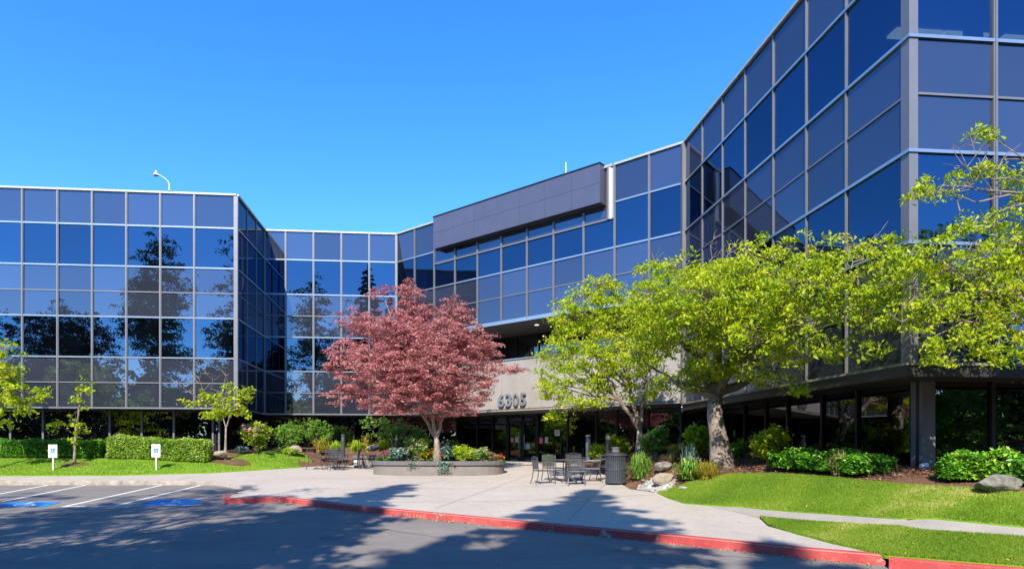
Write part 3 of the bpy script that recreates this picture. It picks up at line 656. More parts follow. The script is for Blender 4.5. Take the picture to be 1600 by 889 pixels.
for (t, d, w1, l1) in ((1.5, 2.3, 1.15, .33), (2.72, 2.3, 1.1, .33), (4.2, 2.3, 1.2, .33), (5.6, 2.3, 1.2, .33), (1.7, 6.0, .5, .33)):
    mb = MB(); fR2.box(mb, t, t+w1, 9.62, 9.68, -d-l1, -d); mb.build('ceiling_light_panel', M['panel_light'], bld)
mb = MB(); fR2.box(mb, 2.25, 2.5, 7.7, 9.6, -1.3, -1.05); mb.build('interior_column', M['soffit'], bld)
# rooftop fittings
rl = empty('roof_floodlight', fA.at(fA.t(263), Z['roof']+.1, -.1), 'small white gooseneck lamp standing on the left roof edge', 'lamp'); rl.scale = (.85, .85, .85)
b_ = MB(); b_.tube([(0, 0, 0), (0, 0, .36), (-.05, 0, .52), (-.2, 0, .68), (-.42, -.05, .82), (-.62, -.05, .93)], [.028, .026, .02, .014, .012, .012], 6); b_.build('neck', M['white'], rl)
b_ = MB(); b_.lathe([(.13, .83), (.10, .92), (.055, .96), (.055, 1.06), (.03, 1.08)], 14, (-.66, -.05, 0)); b_.build('lamp_shade', M['white'], rl)
b_ = MB(); b_.lathe([(.115, .815), (.11, .83)], 14, (-.66, -.05, 0)); b_.build('lens', M['black'], rl)
b_ = MB(); b_.tube([(0, 0, -.02), (0, 0, .05)], .05, 8); b_.build('mount', M['black'], rl)
an = empty('antenna', fC.at(fC.t(876), 11.15, -.4), 'thin white antenna rod on the roof behind the sign fascia', 'antenna')
b_ = MB(); b_.tube([(0, 0, 0), (0, 0, .98)], .02, 6); b_.build('rod', M['white'], an)
b_ = MB(); b_.tube([(0, 0, 0), (0, 0, .12)], .05, 8); b_.build('mount', M['steel'], an)

# ------------------------------------------------------------ foliage toolkit
def leaf_mesh(name, P, mat, size=0.1, wide=0.5, droop=0.5, parent=None, up=0.4, tint=None, var=0.3, fold=0.25):
    P = np.asarray(P, float); N = len(P)
    a = rng.normal(size=(N, 3)); a[:, 2] = a[:, 2]*0.5 - droop; a /= np.linalg.norm(a, axis=1)[:, None]
    n = rng.normal(size=(N, 3)); n[:, 2] = np.abs(n[:, 2]) + up
    s = np.cross(a, n); s /= (np.linalg.norm(s, axis=1)[:, None]+1e-9); n = np.cross(s, a)
    L = size*(1+var*rng.uniform(-1, 1, N))[:, None]; W_ = L*wide
    b0 = P - a*L*0.5; tip = P + a*L*0.5
    l = P + s*W_*0.5 + n*W_*fold - a*L*0.06; r = P - s*W_*0.5 + n*W_*fold - a*L*0.06
    V = np.stack([b0, l, tip, r], 1).reshape(-1, 3).astype(np.float32)
    idx = np.arange(N)*4
    T_ = np.stack([idx, idx+1, idx+2, idx, idx+2, idx+3], 1).reshape(-1).astype(np.int32)
    me = bpy.data.meshes.new(name); me.vertices.add(len(V)); me.vertices.foreach_set('co', V.ravel())
    me.loops.add(len(T_)); me.loops.foreach_set('vertex_index', T_)
    me.polygons.add(2*N); me.polygons.foreach_set('loop_start', np.arange(0, 6*N, 3, dtype=np.int32))
    me.polygons.foreach_set('loop_total', np.full(2*N, 3, np.int32))
    me.update(calc_edges=True)
    at = me.attributes.new('tint', 'FLOAT', 'POINT')
    tt = rng.beta(2.2, 2.2, N) if tint is None else np.clip(tint, 0, 1)
    at.data.foreach_set('value', np.repeat(tt, 4).astype(np.float32))
    me.materials.append(mat); o = bpy.data.objects.new(name, me); C.objects.link(o); o.parent = parent
    return o
def clusters(lobes, per_m3=9, shell=0.55):
    """cluster centres inside ellipsoid lobes (x,y,z,rx,ry,rz), biased to the outer shell, thinned at random for gaps"""
    out = []
    for (x, y, z, rx, ry, rz) in lobes:
        n = max(6, int(per_m3*4.19*rx*ry*rz))
        d = rng.normal(size=(n, 3)); d /= np.linalg.norm(d, axis=1)[:, None]
        r = shell + (1-shell)*rng.uniform(0, 1, n)**0.7; r[rng.uniform(size=n) < 0.22] *= 0.6
        r *= 1+0.12*rng.normal(size=n)
        out.append(np.stack([x+d[:, 0]*r*rx, y+d[:, 1]*r*ry, z+d[:, 2]*r*rz], 1))
    return np.concatenate(out)
def spread(Cc, k, rad, flat=0.5, sag=0.0):
    N = len(Cc); kk = np.maximum(2, (k*rng.uniform(0.4, 1.6, N)).astype(int)); rr = rad*rng.uniform(0.6, 1.4, N)
    I = np.repeat(np.arange(N), kk); o = rng.normal(size=(len(I), 3)); o /= np.linalg.norm(o, axis=1)[:, None]
    o *= (rng.uniform(0, 1, len(I))**0.5)[:, None]
    q = Cc[I] + o*rr[I][:, None]*np.array([1, 1, flat])
    q[:, 2] -= sag*(o[:, 0]**2+o[:, 1]**2)*rr[I]
    base = rng.beta(2.2, 2.2, N)
    tint = np.clip(0.65*base[I] + 0.35*rng.uniform(0, 1, len(I)), 0, 1)
    return q, tint
def limb(mb, a, c, r0, r1, seg=6, wob=0.12, n=5, arch=0.0):
    a, c = Vector(a), Vector(c); L = (c-a).length; pts = []; rd = []
    for i in range(n+1):
        t = i/n; p = a.lerp(c, t); p.z += arch*L*math.sin(math.pi*t)
        if 0 < i < n: p += Vector((random.gauss(0, 1), random.gauss(0, 1), random.gauss(0, 1)))*wob*L*0.25
        pts.append(p); rd.append(r0+(r1-r0)*t)
    mb.tube(pts, rd, seg); return pts
def branching(mb, forks, lobes, Cc, r0, twigs=260, wob=0.12, tr=0.012):
    """limbs from fork points to each lobe, twigs from limbs to leaf clusters"""
    nodes = []
    for i, l in enumerate(lobes):
        c = Vector(l[:3]); fk = min(forks, key=lambda f_: (Vector(f_)-c).length)
        rr = r0*min(1, 0.35+0.25*max(l[3:]))
        nodes += limb(mb, fk, c, rr, rr*0.3, 6, wob)[1:]
    nodes = np.array([list(p) for p in nodes])
    if twigs:
        for j in rng.choice(len(Cc), min(twigs, len(Cc)), replace=False):
            c = Cc[j]; k = np.argmin(np.linalg.norm(nodes-c, axis=1)); L = np.linalg.norm(nodes[k]-c)
            limb(mb, nodes[k], c, tr, tr*0.35, 4, 0.2, 3)
def px_lobes(L, Y, dr=1.0, xmax=None):
    """(px, py, rx, ry[, dY]) -> world ellipsoids"""
    out = []
    for q in L:
        px, py, rx, ry = q[:4]; y = Y+(q[4] if len(q) > 4 else 0)
        if xmax: y = min(y, xmax/((px+rx*.9-CX)/F))
        p = ray(px, py, y); s_ = y/F
        out.append((p.x, p.y, p.z, rx*s_, max(0.3, 0.5*(rx+ry)*s_*dr), ry*s_))
    return out
def thing_at(name, p, label, cat, group=None):
    return empty(name, p, label, cat, group)
def local(P, o): return np.asarray(P) - np.array(o.location)
def lobes_local(L, o): return [(l[0]-o.location.x, l[1]-o.location.y, l[2]-o.location.z, *l[3:]) for l in L]

def tree(name, base, lobes, label, leaf, bark, trunk_r, forks, per=9, k=22, crad=0.35, lsize=0.14, twigs=300, cat='tree', group=None, flat=0.45, sag=0.3, trunk_pts=None, wide=0.5, droop=0.6, lean=None, seg=10, tr=0.012, shell=0.55, bare=None, wob=.12, lr=None):
    o = thing_at(name, base, label, cat, group); bx = Vector(base)
    LL = lobes_local(lobes, o); Cc = clusters(LL, per, shell)
    t = MB(); fk = [Vector(f_)-bx for f_ in forks]
    tp = [Vector(p)-bx for p in trunk_pts] if trunk_pts else [Vector((0, 0, -0.1)), fk[0]*0.3, fk[0]*0.65, fk[0]]
    n = len(tp); rads = [trunk_r*(1.45 if i == 0 else 1.12 if i == 1 else 1-0.35*i/(n-1)) for i in range(n)]
    t.tube(tp, rads, seg); t.build('trunk', bark, o, smooth=True)
    m = MB()
    for f_ in fk[1:]: limb(m, fk[0], f_, trunk_r*(0.55 if not lr else .3), trunk_r*(0.38 if not lr else .2), 7, 0.06, 4)
    branching(m, fk, LL, Cc, lr or trunk_r*0.45, twigs, wob, tr)
    if bare:
        for (a, c, nb) in bare:
            a, c = Vector(a)-bx, Vector(c)-bx
            pts = limb(m, a, c, 0.011 if lr else 0.016, 0.004, 5, 0.2, 6)
            for q in range(nb):
                s_ = pts[random.randint(1, 5)]; e_ = s_ + Vector((random.uniform(-.35, .35), random.uniform(-.2, .2), random.uniform(0, .4)))
                limb(m, s_, e_, 0.009, 0.003, 4, 0.2, 3)
    m.build('branches', bark, o)
    q, tt = spread(Cc, k, crad, flat, sag)
    leaf_mesh('crown', q, leaf, lsize, wide, droop, o, tint=tt)
    return o

# ---- red maple in the planter
PY = 24.6
mbase = ray(684, 706, PY); mbase.z = -0.55
mf = ray(682, 684, PY)
ml = px_lobes([(520, 570, 18, 20), (808, 575, 14, 8), (530, 615, 26, 16), (700, 640, 60, 12, -.6), (610, 642, 50, 8, -.5), (640, 445, 16, 10), (641, 466, 26, 26), (598, 459, 30, 12), (655, 498, 40, 32, .3), (570, 505, 44, 24), (620, 520, 50, 34, -.5), (716, 498, 30, 38), (688, 530, 50, 34, -.8), (545, 552, 36, 32), (600, 566, 60, 36, -.8), (738, 545, 52, 32), (672, 575, 60, 38, -1.2), (560, 600, 40, 26), (625, 612, 60, 26, -.9), (700, 615, 60, 26, -.8), (755, 585, 38, 30, -.3), (754, 624, 22, 16), (795, 574, 20, 10), (650, 560, 80, 60, 1.2), (582, 628, 36, 12), (680, 600, 70, 34, 1.2)], PY)
mp = tree('maple_tree', mbase, ml, 'rounded red leaved maple growing in the raised curved planter', M['lf_maple'], M['palebark'], 0.145, [mf, ray(655, 640, PY), ray(672, 625, PY-.4), ray(700, 630, PY), ray(690, 612, PY+.5)],
          per=32, k=50, crad=0.25, lsize=0.078, twigs=900, flat=0.28, sag=0.35, wide=0.55, droop=0.35, tr=0.009, shell=0.45)

# ---- yellow-green trees on the right
Y2 = 21.0
b2 = Vector(((1000-CX)/F*Y2, Y2, 0)); b2.z = zright(b2.x, b2.y)
l2 = px_lobes([(900, 468, 34, 20), (938, 446, 34, 16), (852, 605, 14, 26), (955, 458, 40, 24), (900, 500, 46, 34), (965, 500, 55, 38), (875, 548, 36, 36), (930, 556, 60, 38, -.6), (985, 560, 50, 40), (870, 600, 34, 36, -.3), (925, 610, 46, 30), (866, 642, 20, 16), (1000, 610, 36, 22), (1015, 520, 46, 50, .6), (850, 560, 16, 24)], Y2, xmax=6.9)
tree('yellow_green_tree', b2, l2, 'yellow green tree with a slim forked trunk beside the entrance and bollard', M['lf_yel'], M['bark'], 0.15,
     [ray(1000, 672, Y2), ray(968, 625, Y2-.3), ray(985, 610, Y2), ray(1006, 615, Y2)], per=22, k=34, crad=0.27, lsize=0.105, twigs=420, sag=0.5, droop=0.7)
Y3 = 17.4
b3 = Vector(((1127-CX)/F*Y3, Y3, 0)); b3.z = zright(b3.x, b3.y)
l3 = px_lobes([(1060, 420, 60, 24), (1120, 425, 60, 26, -.4), (1180, 400, 60, 28), (1240, 385, 50, 18), (1015, 455, 44, 40), (1090, 470, 70, 44, -.8), (1170, 460, 76, 44, -.6), (1250, 440, 64, 46), (1040, 520, 60, 46), (1120, 530, 76, 46, -1), (1200, 520, 72, 40, -.5), (1275, 500, 56, 40), (1060, 585, 50, 26), (1130, 575, 60, 26, -.6), (1205, 570, 46, 26), (1262, 560, 36, 22), (1310, 545, 30, 26), (1000, 560, 26, 36), (1080, 610, 32, 16), (1245, 598, 16, 14), (1180, 590, 26, 14), (1120, 470, 120, 60, 1.0), (1225, 470, 60, 60), (1300, 440, 40, 34), (1330, 480, 34, 30), (1290, 400, 34, 24)], Y3, xmax=7.15)
tree('yellow_green_tree', b3, l3, 'broad yellow green tree with the thickest mottled trunk, standing on the mulch bed', M['lf_yel'], M['bark'], 0.28,
     [ray(1117, 618, Y3), ray(1060, 600, Y3-.2), ray(1095, 560, Y3), ray(1150, 560, Y3-.2), ray(1180, 590, Y3+.3), ray(1125, 520, Y3+.3)], per=21, k=34, crad=0.27, lsize=0.10, twigs=760, sag=0.5, droop=0.7, seg=14,
     trunk_pts=[ray(1130, 738, Y3), ray(1127, 718, Y3), ray(1122, 680, Y3), ray(1117, 650, Y3), ray(1117, 618, Y3)],
     bare=[(ray(1060, 430, Y3), ray(1005, 388, Y3), 9), (ray(1110, 420, Y3), ray(1115, 368, Y3), 9), (ray(1130, 415, Y3), ray(1150, 380, Y3), 8), (ray(1270, 400, Y3), ray(1290, 352, Y3), 5), (ray(1300, 400, Y3), ray(1355, 365, Y3), 6), (ray(1150, 420, Y3), ray(1135, 376, Y3), 7)])
Y4 = 10.6
b4 = Vector((11.4, 10.9, 0)); b4.z = zright(11.4, 10.9)
l4 = px_lobes([(1440, 300, 22, 10), (1470, 290, 36, 20), (1530, 265, 34, 24), (1575, 262, 40, 26), (1545, 205, 12, 22), (1610, 300, 30, 40), (1560, 330, 60, 14), (1500, 360, 26, 14), (1590, 380, 44, 40), (1380, 385, 40, 26, .8), (1320, 380, 34, 18, 1.6), (1450, 400, 60, 30), (1530, 430, 70, 34), (1400, 440, 70, 36, .6), (1340, 440, 50, 40, 1.5), (1470, 470, 60, 34), (1570, 480, 60, 40), (1410, 500, 60, 30, .6), (1520, 520, 56, 34), (1590, 540, 36, 26), (1450, 530, 30, 18), (1545, 555, 20, 16), (1350, 490, 34, 26, 1.2), (1650, 420, 90, 120, .5), (1360, 540, 30, 18, 1), (1480, 560, 40, 12), (1400, 405, 50, 24, .8), (1550, 400, 50, 30)], Y4, 1.1)
tree('yellow_green_tree', b4, l4, 'near yellow green tree reaching in from the right edge across the corner glass', M['lf_yel'], M['bark'], 0.2,
     [Vector((10.6, 10.8, 1.6)), Vector((9.6, 10.7, 2.9)), Vector((8.8, 10.6, 2.4)), Vector((9.3, 10.6, 4.2))], lr=.045, per=48, k=25, crad=0.21, lsize=0.085, twigs=560, sag=0.5, droop=0.75, shell=0.35, tr=0.009,
     bare=[(ray(1500, 330, Y4), ray(1530, 200, Y4), 10), (ray(1590, 300, Y4), ray(1450, 300, Y4), 8), (ray(1600, 380, Y4), ray(1480, 420, Y4), 10), (ray(1440, 420, Y4), ray(1405, 520, Y4), 8), (ray(1560, 480, Y4), ray(1505, 540, Y4), 8), (ray(1600, 250, Y4), ray(1520, 262, Y4), 8), (ray(1330, 420, 11.6), ray(1370, 365, 11.6), 5)])
# ---- small trees on the left
p = hit(116, 727, zleft); Yt = p.y
tree('young_tree', p, px_lobes([(131, 600, 12, 12), (122, 630, 16, 16), (108, 655, 14, 12), (128, 668, 16, 12), (92, 664, 14, 10), (115, 690, 12, 8), (138, 612, 8, 8)], Yt), 'slender sparse young tree on the lawn beside the left parking sign',
     M['lf_yel'], M['palebark'], 0.05, [ray(118, 680, Yt), ray(122, 640, Yt), ray(128, 608, Yt)], per=34, k=10, crad=0.2, lsize=0.15, twigs=90, sag=.5, tr=0.008)
p = hit(352, 720, zleft); Yt = p.y
tree('young_tree', p, px_lobes([(358, 602, 14, 8), (330, 618, 24, 14), (372, 620, 24, 14), (300, 627, 20, 10), (350, 638, 30, 14), (392, 612, 12, 10), (375, 645, 20, 8), (330, 648, 18, 8)], Yt), 'small spreading tree with bare upper twigs in its own mulch ring',
     M['lf_yel'], M['palebark'], 0.055, [ray(353, 668, Yt), ray(345, 640, Yt), ray(362, 640, Yt)], per=34, k=14, crad=0.24, lsize=0.15, twigs=160, sag=.5, tr=0.008,
     bare=[(ray(345, 640, Yt), ray(295, 578, Yt), 14), (ray(350, 635, Yt), ray(320, 572, Yt), 12), (ray(355, 630, Yt), ray(352, 580, Yt), 10), (ray(345, 640, Yt), ray(270, 600, Yt), 8)])
Yt = 24.0; p = Vector((-19.2, Yt, zleft(-19.2, Yt)))
tree('young_tree', p, px_lobes([(10, 545, 20, 14), (25, 580, 18, 12), (30, 612, 38, 18), (10, 630, 40, 24), (-20, 590, 50, 40), (40, 640, 18, 12), (-50, 560, 50, 40), (5, 660, 20, 10)], Yt), 'yellow green tree cut off by the left edge of the frame',
     M['lf_yel'], M['palebark'], 0.09, [Vector((-19.2, Yt, 1.2)), Vector((-19.6, Yt, 2.2)), Vector((-18.4, Yt, 1.9))], per=20, k=20, crad=0.26, lsize=0.15, twigs=200, sag=.5)

# ------------------------------------------------------------ shrubs, hedges, perennials
def shrub(px, py, wpx, hpx, zf, leaf, label, name='shrub', cat='shrub', size=0.08, n=1600, flower=None, nf=10, fs=0.03, wide=.5, droop=.1, lobes=5, group=None, Y=None, frad=.09, fcount=26, crad=0.12):
    p = hit(px, py, zf)
    if Y: q = ray(px, py, Y); p = Vector((q.x, Y, q.z))
    o = empty(name, p, label, cat, group); s_ = p.y/F; hw, h = wpx*s_/2, hpx*s_
    L = [(0, 0, h*0.5, hw*0.7, hw*0.6, h*0.46)]
    for i in range(lobes):
        a = random.uniform(0, 2*math.pi); rr = random.uniform(0.35, 0.62); z = random.uniform(0.35, 0.78)
        L.append((math.cos(a)*hw*rr, math.sin(a)*hw*rr*.8, h*z, hw*.42, hw*.4, h*.25))
    vol = sum(4.19*l[3]*l[4]*l[5] for l in L); kk = 10
    Cc = clusters(L, n/kk/vol, 0.6); Cc = Cc[Cc[:, 2] > 0.02]
    q, tt = spread(Cc, kk, crad, .8); q[:, 2] = np.maximum(q[:, 2], 0.03)
    st = MB()
    for j in rng.choice(len(Cc), min(len(Cc), 26), replace=False): limb(st, (random.uniform(-.08, .08), random.uniform(-.08, .08), -0.05), Cc[j], 0.014, 0.004, 4, .1, 3)
    st.build('stems', M['bark'], o)
    leaf_mesh('foliage', q, leaf, size, wide, droop, o, tint=tt)
    if flower:
        up = Cc[Cc[:, 2] > h*0.35]; up = up if len(up) else Cc
        pick = up[rng.choice(len(up), min(nf, len(up)), replace=False)].copy()
        pick[:, 1] -= 0.16; pick[:, 2] += 0.07
        q, tt = spread(pick, fcount, frad, .8)
        tag(leaf_mesh('flower_heads', q, flower, fs, .9, 0, o, tint=tt), kind='stuff')
    return o
def blades(px, py, wpx, hpx, zf, leaf, label, n=160, name='ornamental_grass', cat='plant', group=None, wd=0.02, spreadf=1.0, Y=None, loc=None):
    p = loc if loc is not None else hit(px, py, zf); s_ = p.y/F; hw, h = wpx*s_/2, hpx*s_
    o = empty(name, p, label, cat, group); V = []; Fc = []; tn = []
    for i in range(n):
        a = random.uniform(0, 2*math.pi); r = hw*random.uniform(.15, 1.1)*spreadf; hh = h*random.uniform(.4, 1.08)*(1.05-.35*r/hw); ww = wd*random.uniform(.7, 1.2)
        b0 = Vector((random.gauss(0, hw*.18), random.gauss(0, hw*.18), 0)); d = Vector((math.cos(a), math.sin(a), 0)); sd_ = Vector((-d.y, d.x, 0))*ww*.5
        pts = [b0, b0+d*r*.28+Vector((0, 0, hh*.7)), b0+d*r*.68+Vector((0, 0, hh)), b0+d*r+Vector((0, 0, hh*random.uniform(.5, .9)))]
        k0 = len(V)
        for j, q in enumerate(pts[:-1]): f_ = (1, .9, .6)[j]; V += [tuple(q-sd_*f_), tuple(q+sd_*f_)]
        V.append(tuple(pts[-1])); Fc += [(k0, k0+1, k0+3, k0+2), (k0+2, k0+3, k0+5, k0+4), (k0+4, k0+5, k0+6)]; tn += [random.random()]*7
    me = bpy.data.meshes.new('blades'); me.from_pydata(V, [], Fc); at = me.attributes.new('tint', 'FLOAT', 'POINT'); at.data.foreach_set('value', tn)
    me.materials.append(leaf); m = bpy.data.objects.new('leaf_blades', me); C.objects.link(m); m.parent = o
    return o
def hedge(a, c, depth, h, leaf, label, n, size, zf, sink=0.0, group=None, wob=0.06):
    a, c = Vector(a), Vector(c); mid = (a+c)/2; L = Vector((c.x-a.x, c.y-a.y, 0)).length; ang = math.atan2(c.y-a.y, c.x-a.x)
    z0 = zf(mid.x, mid.y) - sink
    o = empty('hedge', (mid.x, mid.y, z0), label, 'hedge', group, ang)
    sl = (zf(c.x, c.y)-zf(a.x, a.y))/L
    pt = np.stack([rng.uniform(-L/2, L/2, n), rng.uniform(-depth/2, depth/2, n), rng.uniform(0.02, h, n)], 1)
    face = rng.integers(0, 10, n)
    pt[face < 4, 1] = -depth/2; pt[(face >= 4) & (face < 8), 2] = h; pt[face == 8, 0] = L/2*rng.choice([-1, 1], (face == 8).sum())
    ph = rng.uniform(0, 6, 6)
    bumpy = sum(np.sin(pt[:, 0]*f_+ph[i])*np.cos(pt[:, 2]*f_*.8+ph[i+3]) for i, f_ in enumerate((2.1, 4.7, 9.3)))*wob*.6
    pt[:, 1] += bumpy*np.where(pt[:, 1] < 0, 1, -1); pt[:, 2] += np.where(pt[:, 2] > h*.9, bumpy, 0)
    # rounded top corner and ends
    e = np.maximum(0, np.abs(pt[:, 0])-(L/2-.18))/.18; pt[:, 2] *= 1-.18*e**2; pt[:, 1] *= 1-.3*e**2
    pt += rng.normal(0, size*.35, pt.shape); pt[:, 2] = np.maximum(.02, pt[:, 2]) + pt[:, 0]*sl
    leaf_mesh('foliage', pt, leaf, size, .48, -.35, o, up=.5, tint=np.clip(.5+bumpy*3+rng.normal(0, .22, n), 0, 1))
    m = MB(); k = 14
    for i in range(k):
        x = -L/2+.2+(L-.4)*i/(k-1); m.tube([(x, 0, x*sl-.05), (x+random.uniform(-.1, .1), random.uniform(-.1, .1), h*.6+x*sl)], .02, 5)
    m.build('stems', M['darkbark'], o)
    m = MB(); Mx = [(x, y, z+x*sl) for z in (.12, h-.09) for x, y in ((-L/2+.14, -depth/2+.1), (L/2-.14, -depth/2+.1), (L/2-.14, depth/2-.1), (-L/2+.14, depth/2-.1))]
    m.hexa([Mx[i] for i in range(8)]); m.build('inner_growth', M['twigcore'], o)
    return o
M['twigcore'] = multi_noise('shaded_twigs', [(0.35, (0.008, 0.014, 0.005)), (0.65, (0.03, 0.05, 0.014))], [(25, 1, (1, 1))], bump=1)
HY = 26.4
def LP(px, Y): return Vector(((px-CX)/F*Y, Y, 0))
def hz(px, py, Y): return -(py-HZ)/F*Y
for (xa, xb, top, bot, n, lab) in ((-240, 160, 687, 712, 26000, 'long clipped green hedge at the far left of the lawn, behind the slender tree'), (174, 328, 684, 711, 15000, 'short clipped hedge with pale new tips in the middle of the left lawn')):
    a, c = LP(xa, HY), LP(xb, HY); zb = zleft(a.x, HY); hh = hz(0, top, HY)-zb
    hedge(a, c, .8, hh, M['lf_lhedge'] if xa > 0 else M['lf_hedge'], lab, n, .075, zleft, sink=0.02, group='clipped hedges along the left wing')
def hedge_px(pa, pb, h, n, lab, grp, depth=.85, size=.085):
    a, c = hit(*pa, zright), hit(*pb, zright); a.y += .3; c.y += .3
    return hedge(a, c, depth, h, M['lf_hedge'], lab, n, size, zright, sink=.03, group=grp, wob=.11)
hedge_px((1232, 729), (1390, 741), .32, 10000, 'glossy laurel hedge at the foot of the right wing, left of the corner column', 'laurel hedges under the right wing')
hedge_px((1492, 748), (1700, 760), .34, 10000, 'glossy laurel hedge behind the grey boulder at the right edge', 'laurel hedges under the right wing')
# left courtyard
shrub(402, 705, 56, 46, zleft, M['lf_lime'], 'lime green hydrangea with dusty pink flower heads at the lawn tip', 'hydrangea', 'shrub', .13, 2600, M['fl_pink'], 22, .06, frad=.15, fcount=90, Y=29.6)
shrub(452, 705, 62, 50, zleft, M['lf_green'], 'loose mid green shrub just right of the pink hydrangea', size=.10, n=2600, Y=30.0)
shrub(500, 703, 60, 50, zleft, M['lf_green'], 'loose mid green shrub behind the small cafe table', size=.10, n=2600, Y=30.6)
shrub(378, 709, 26, 12, zleft, M['lf_silver'], 'low pale plant at the foot of the pink hydrangea', size=.08, n=500)
shrub(452, 712, 30, 13, zleft, M['lf_lime'], 'low lime plant beside the tan rock', size=.09, n=500)
for (px, Yq, w1, h1, lf, lab) in ((503, 29.5, 34, 22, 'lf_gold', 'golden tipped perennial clump left of the first bollard'), (525, 29.3, 26, 18, 'lf_lime', 'bright lime perennial clump touching the first bollard'), (556, 29.2, 38, 20, 'lf_lime', 'lime strap leaved clump on the rear planter right of the first bollard'), (573, 29.3, 22, 30, 'lf_gold', 'upright golden yellow clump on the rear planter'), (600, 29.2, 34, 22, 'lf_lime', 'lime strap leaved clump left of the second bollard')):
    q = ray(px, 706, Yq); blades(px, 706, w1, h1, zleft, M[lf], lab, 150, 'perennial_clump', 'plant', 'perennials on the rear planter', .05, loc=q)
# small green tree behind planter
Yt = 28.6; p = Vector(((612-CX)/F*Yt, Yt, plane(-4, Yt)+.3))
tree('ornamental_tree', p, px_lobes([(590, 658, 28, 9), (620, 665, 26, 14), (640, 685, 22, 14), (600, 680, 20, 12), (575, 662, 12, 12), (650, 668, 12, 12)], Yt), 'low green ornamental tree behind the curved planter, under the red maple', M['lf_green'], M['palebark'], .05,
     [ray(612, 690, Yt), ray(600, 670, Yt), ray(630, 675, Yt)], per=26, k=16, crad=.25, lsize=.13, twigs=120, sag=.5)
# right beds
shrub(968, 714, 44, 36, zright, M['lf_lime'], 'lime hydrangea with cream heads behind the litter bin', 'hydrangea', 'shrub', .10, 2200, M['fl_cream'], 9, .035)
shrub(932, 716, 26, 22, zright, M['lf_lime'], 'small bright lime shrub left of the litter bin', size=.09, n=1200, Y=22.5)
shrub(1022, 712, 42, 44, zright, M['lf_green'], 'green hydrangea with faded cream heads between the two tree trunks', 'hydrangea', 'shrub', .11, 2200, M['fl_cream'], 12, .04)
shrub(1092, 718, 52, 54, zright, M['lf_lime'], 'tall leafy lime shrub against the left side of the thick trunk', size=.11, n=2600)
shrub(1205, 722, 66, 56, zright, M['lf_yel'], 'yellow green shrub on bare stems right of the thick trunk', size=.11, n=3000)
shrub(1150, 715, 40, 22, zright, M['lf_green'], 'low green shrub just right of the thick trunk base', size=.09, n=1200)
shrub(1060, 714, 40, 20, zright, M['lf_gold'], 'low golden shrub on the mulch mound', size=.08, n=900)
blades(1000, 748, 50, 44, zright, M['lf_green'], 'arching green daylily clump beside the litter bin', 330, 'daylily_clump', 'plant', None, .03)
blades(1078, 748, 56, 34, zright, M['lf_green'], 'leafy green clump beside the tan block rock', 160, 'leafy_clump', 'plant', None, .08)
blades(1108, 748, 58, 30, zright, M['lf_gold'], 'fine yellow striped grass clump at the lawn edge below the thick trunk', 420, 'ornamental_grass', 'plant', None, .012)
blades(1077, 728, 40, 40, zright, M['lf_silver'], 'upright grey green blades on the mound', 80, 'ornamental_grass', 'plant', None, .02)
blades(1312, 742, 44, 40, zright, M['lf_straw'], 'straw coloured twiggy shrub in front of the laurel hedge', 260, 'twiggy_shrub', 'shrub', None, .022, .9)
blades(1046, 722, 44, 16, zright, M['lf_straw'], 'dry brown grass tuft on the mulch mound', 160, 'ornamental_grass', 'plant', None, .015)
shrub(1038, 728, 12, 8, zright, M['fl_red'], 'tiny red flowering plant on the mulch mound', 'flowering_plant', 'plant', .05, 120, lobes=1)
blades(1380, 712, 30, 22, zright, M['lf_dark'], 'dark plant by the glass near the corner column', 60, 'ornamental_grass', 'plant', None, .03)

# ------------------------------------------------------------ planters and their plants
def wall_run(name, pts, label, h=.47, th=.3):
    o = empty(name, pts[0], label, 'planter'); o.location = (pts[0].x, pts[0].y, pts[0].z)
    def ring_(off0, off1, z0, z1, nm, mat):
        mb = MB(); n = len(pts); rows = []
        for i, p in enumerate(pts):
            d = (pts[(i+1) % n]-pts[i-1]); d.z = 0; d.normalize(); nrm = Vector((-d.y, d.x, 0))
            a, c = p+nrm*off0-o.location, p+nrm*off1-o.location
            rows.append([(a.x, a.y, a.z+z0), (a.x, a.y, a.z+z1), (c.x, c.y, c.z+z1), (c.x, c.y, c.z+z0)])
        for r_ in rows: mb.v += r_
        for i in range(n):
            j = (i+1) % n
            for k in range(4): mb.f.append((i*4+k, j*4+k, j*4+(k+1) % 4, i*4+(k+1) % 4))
        mb.build(nm, mat, o)
    return o, ring_
pc = Vector((-2.15, 25.1, 0)); pts = []
for k in range(40):
    t = 2*math.pi*k/40; x = pc.x + 2.55*math.copysign(abs(math.cos(t))**.8, math.cos(t)); y = pc.y + 1.35*math.copysign(abs(math.sin(t))**.8, math.sin(t))
    pts.append(Vector((x, y, plane(-3, 23.8))))
o, rg = wall_run('curved_planter', pts, 'long curved grey block planter in the middle of the plaza, holding the red maple')
rg(0.0, .28, -.25, .36, 'planter_wall', M['planter']); rg(.035, .25, .36, .395, 'shadow_joint', M['black']); rg(-.05, .30, .395, .55, 'planter_cap', M['plantercap'])
sm = MB(); sm.face([(p_.x-o.location.x+(pc.x-p_.x)*.08, p_.y-o.location.y+(pc.y-p_.y)*.08, .47) for p_ in pts]); sm.build('soil', M['soil'], o)
PZ = plane(-3, 23.8)+.47
kinds = [('lf_silver', None, 'blue grey', 'trailing'), ('lf_green', 'fl_magenta', 'green with magenta flowers', 'petunia'), ('lf_lime', None, 'lime', 'leafy'), ('lf_green', 'fl_red', 'green with small red flowers', 'begonia'), ('lf_silver', None, 'silver', 'dusty'), ('lf_gold', None, 'golden', 'grassy')]
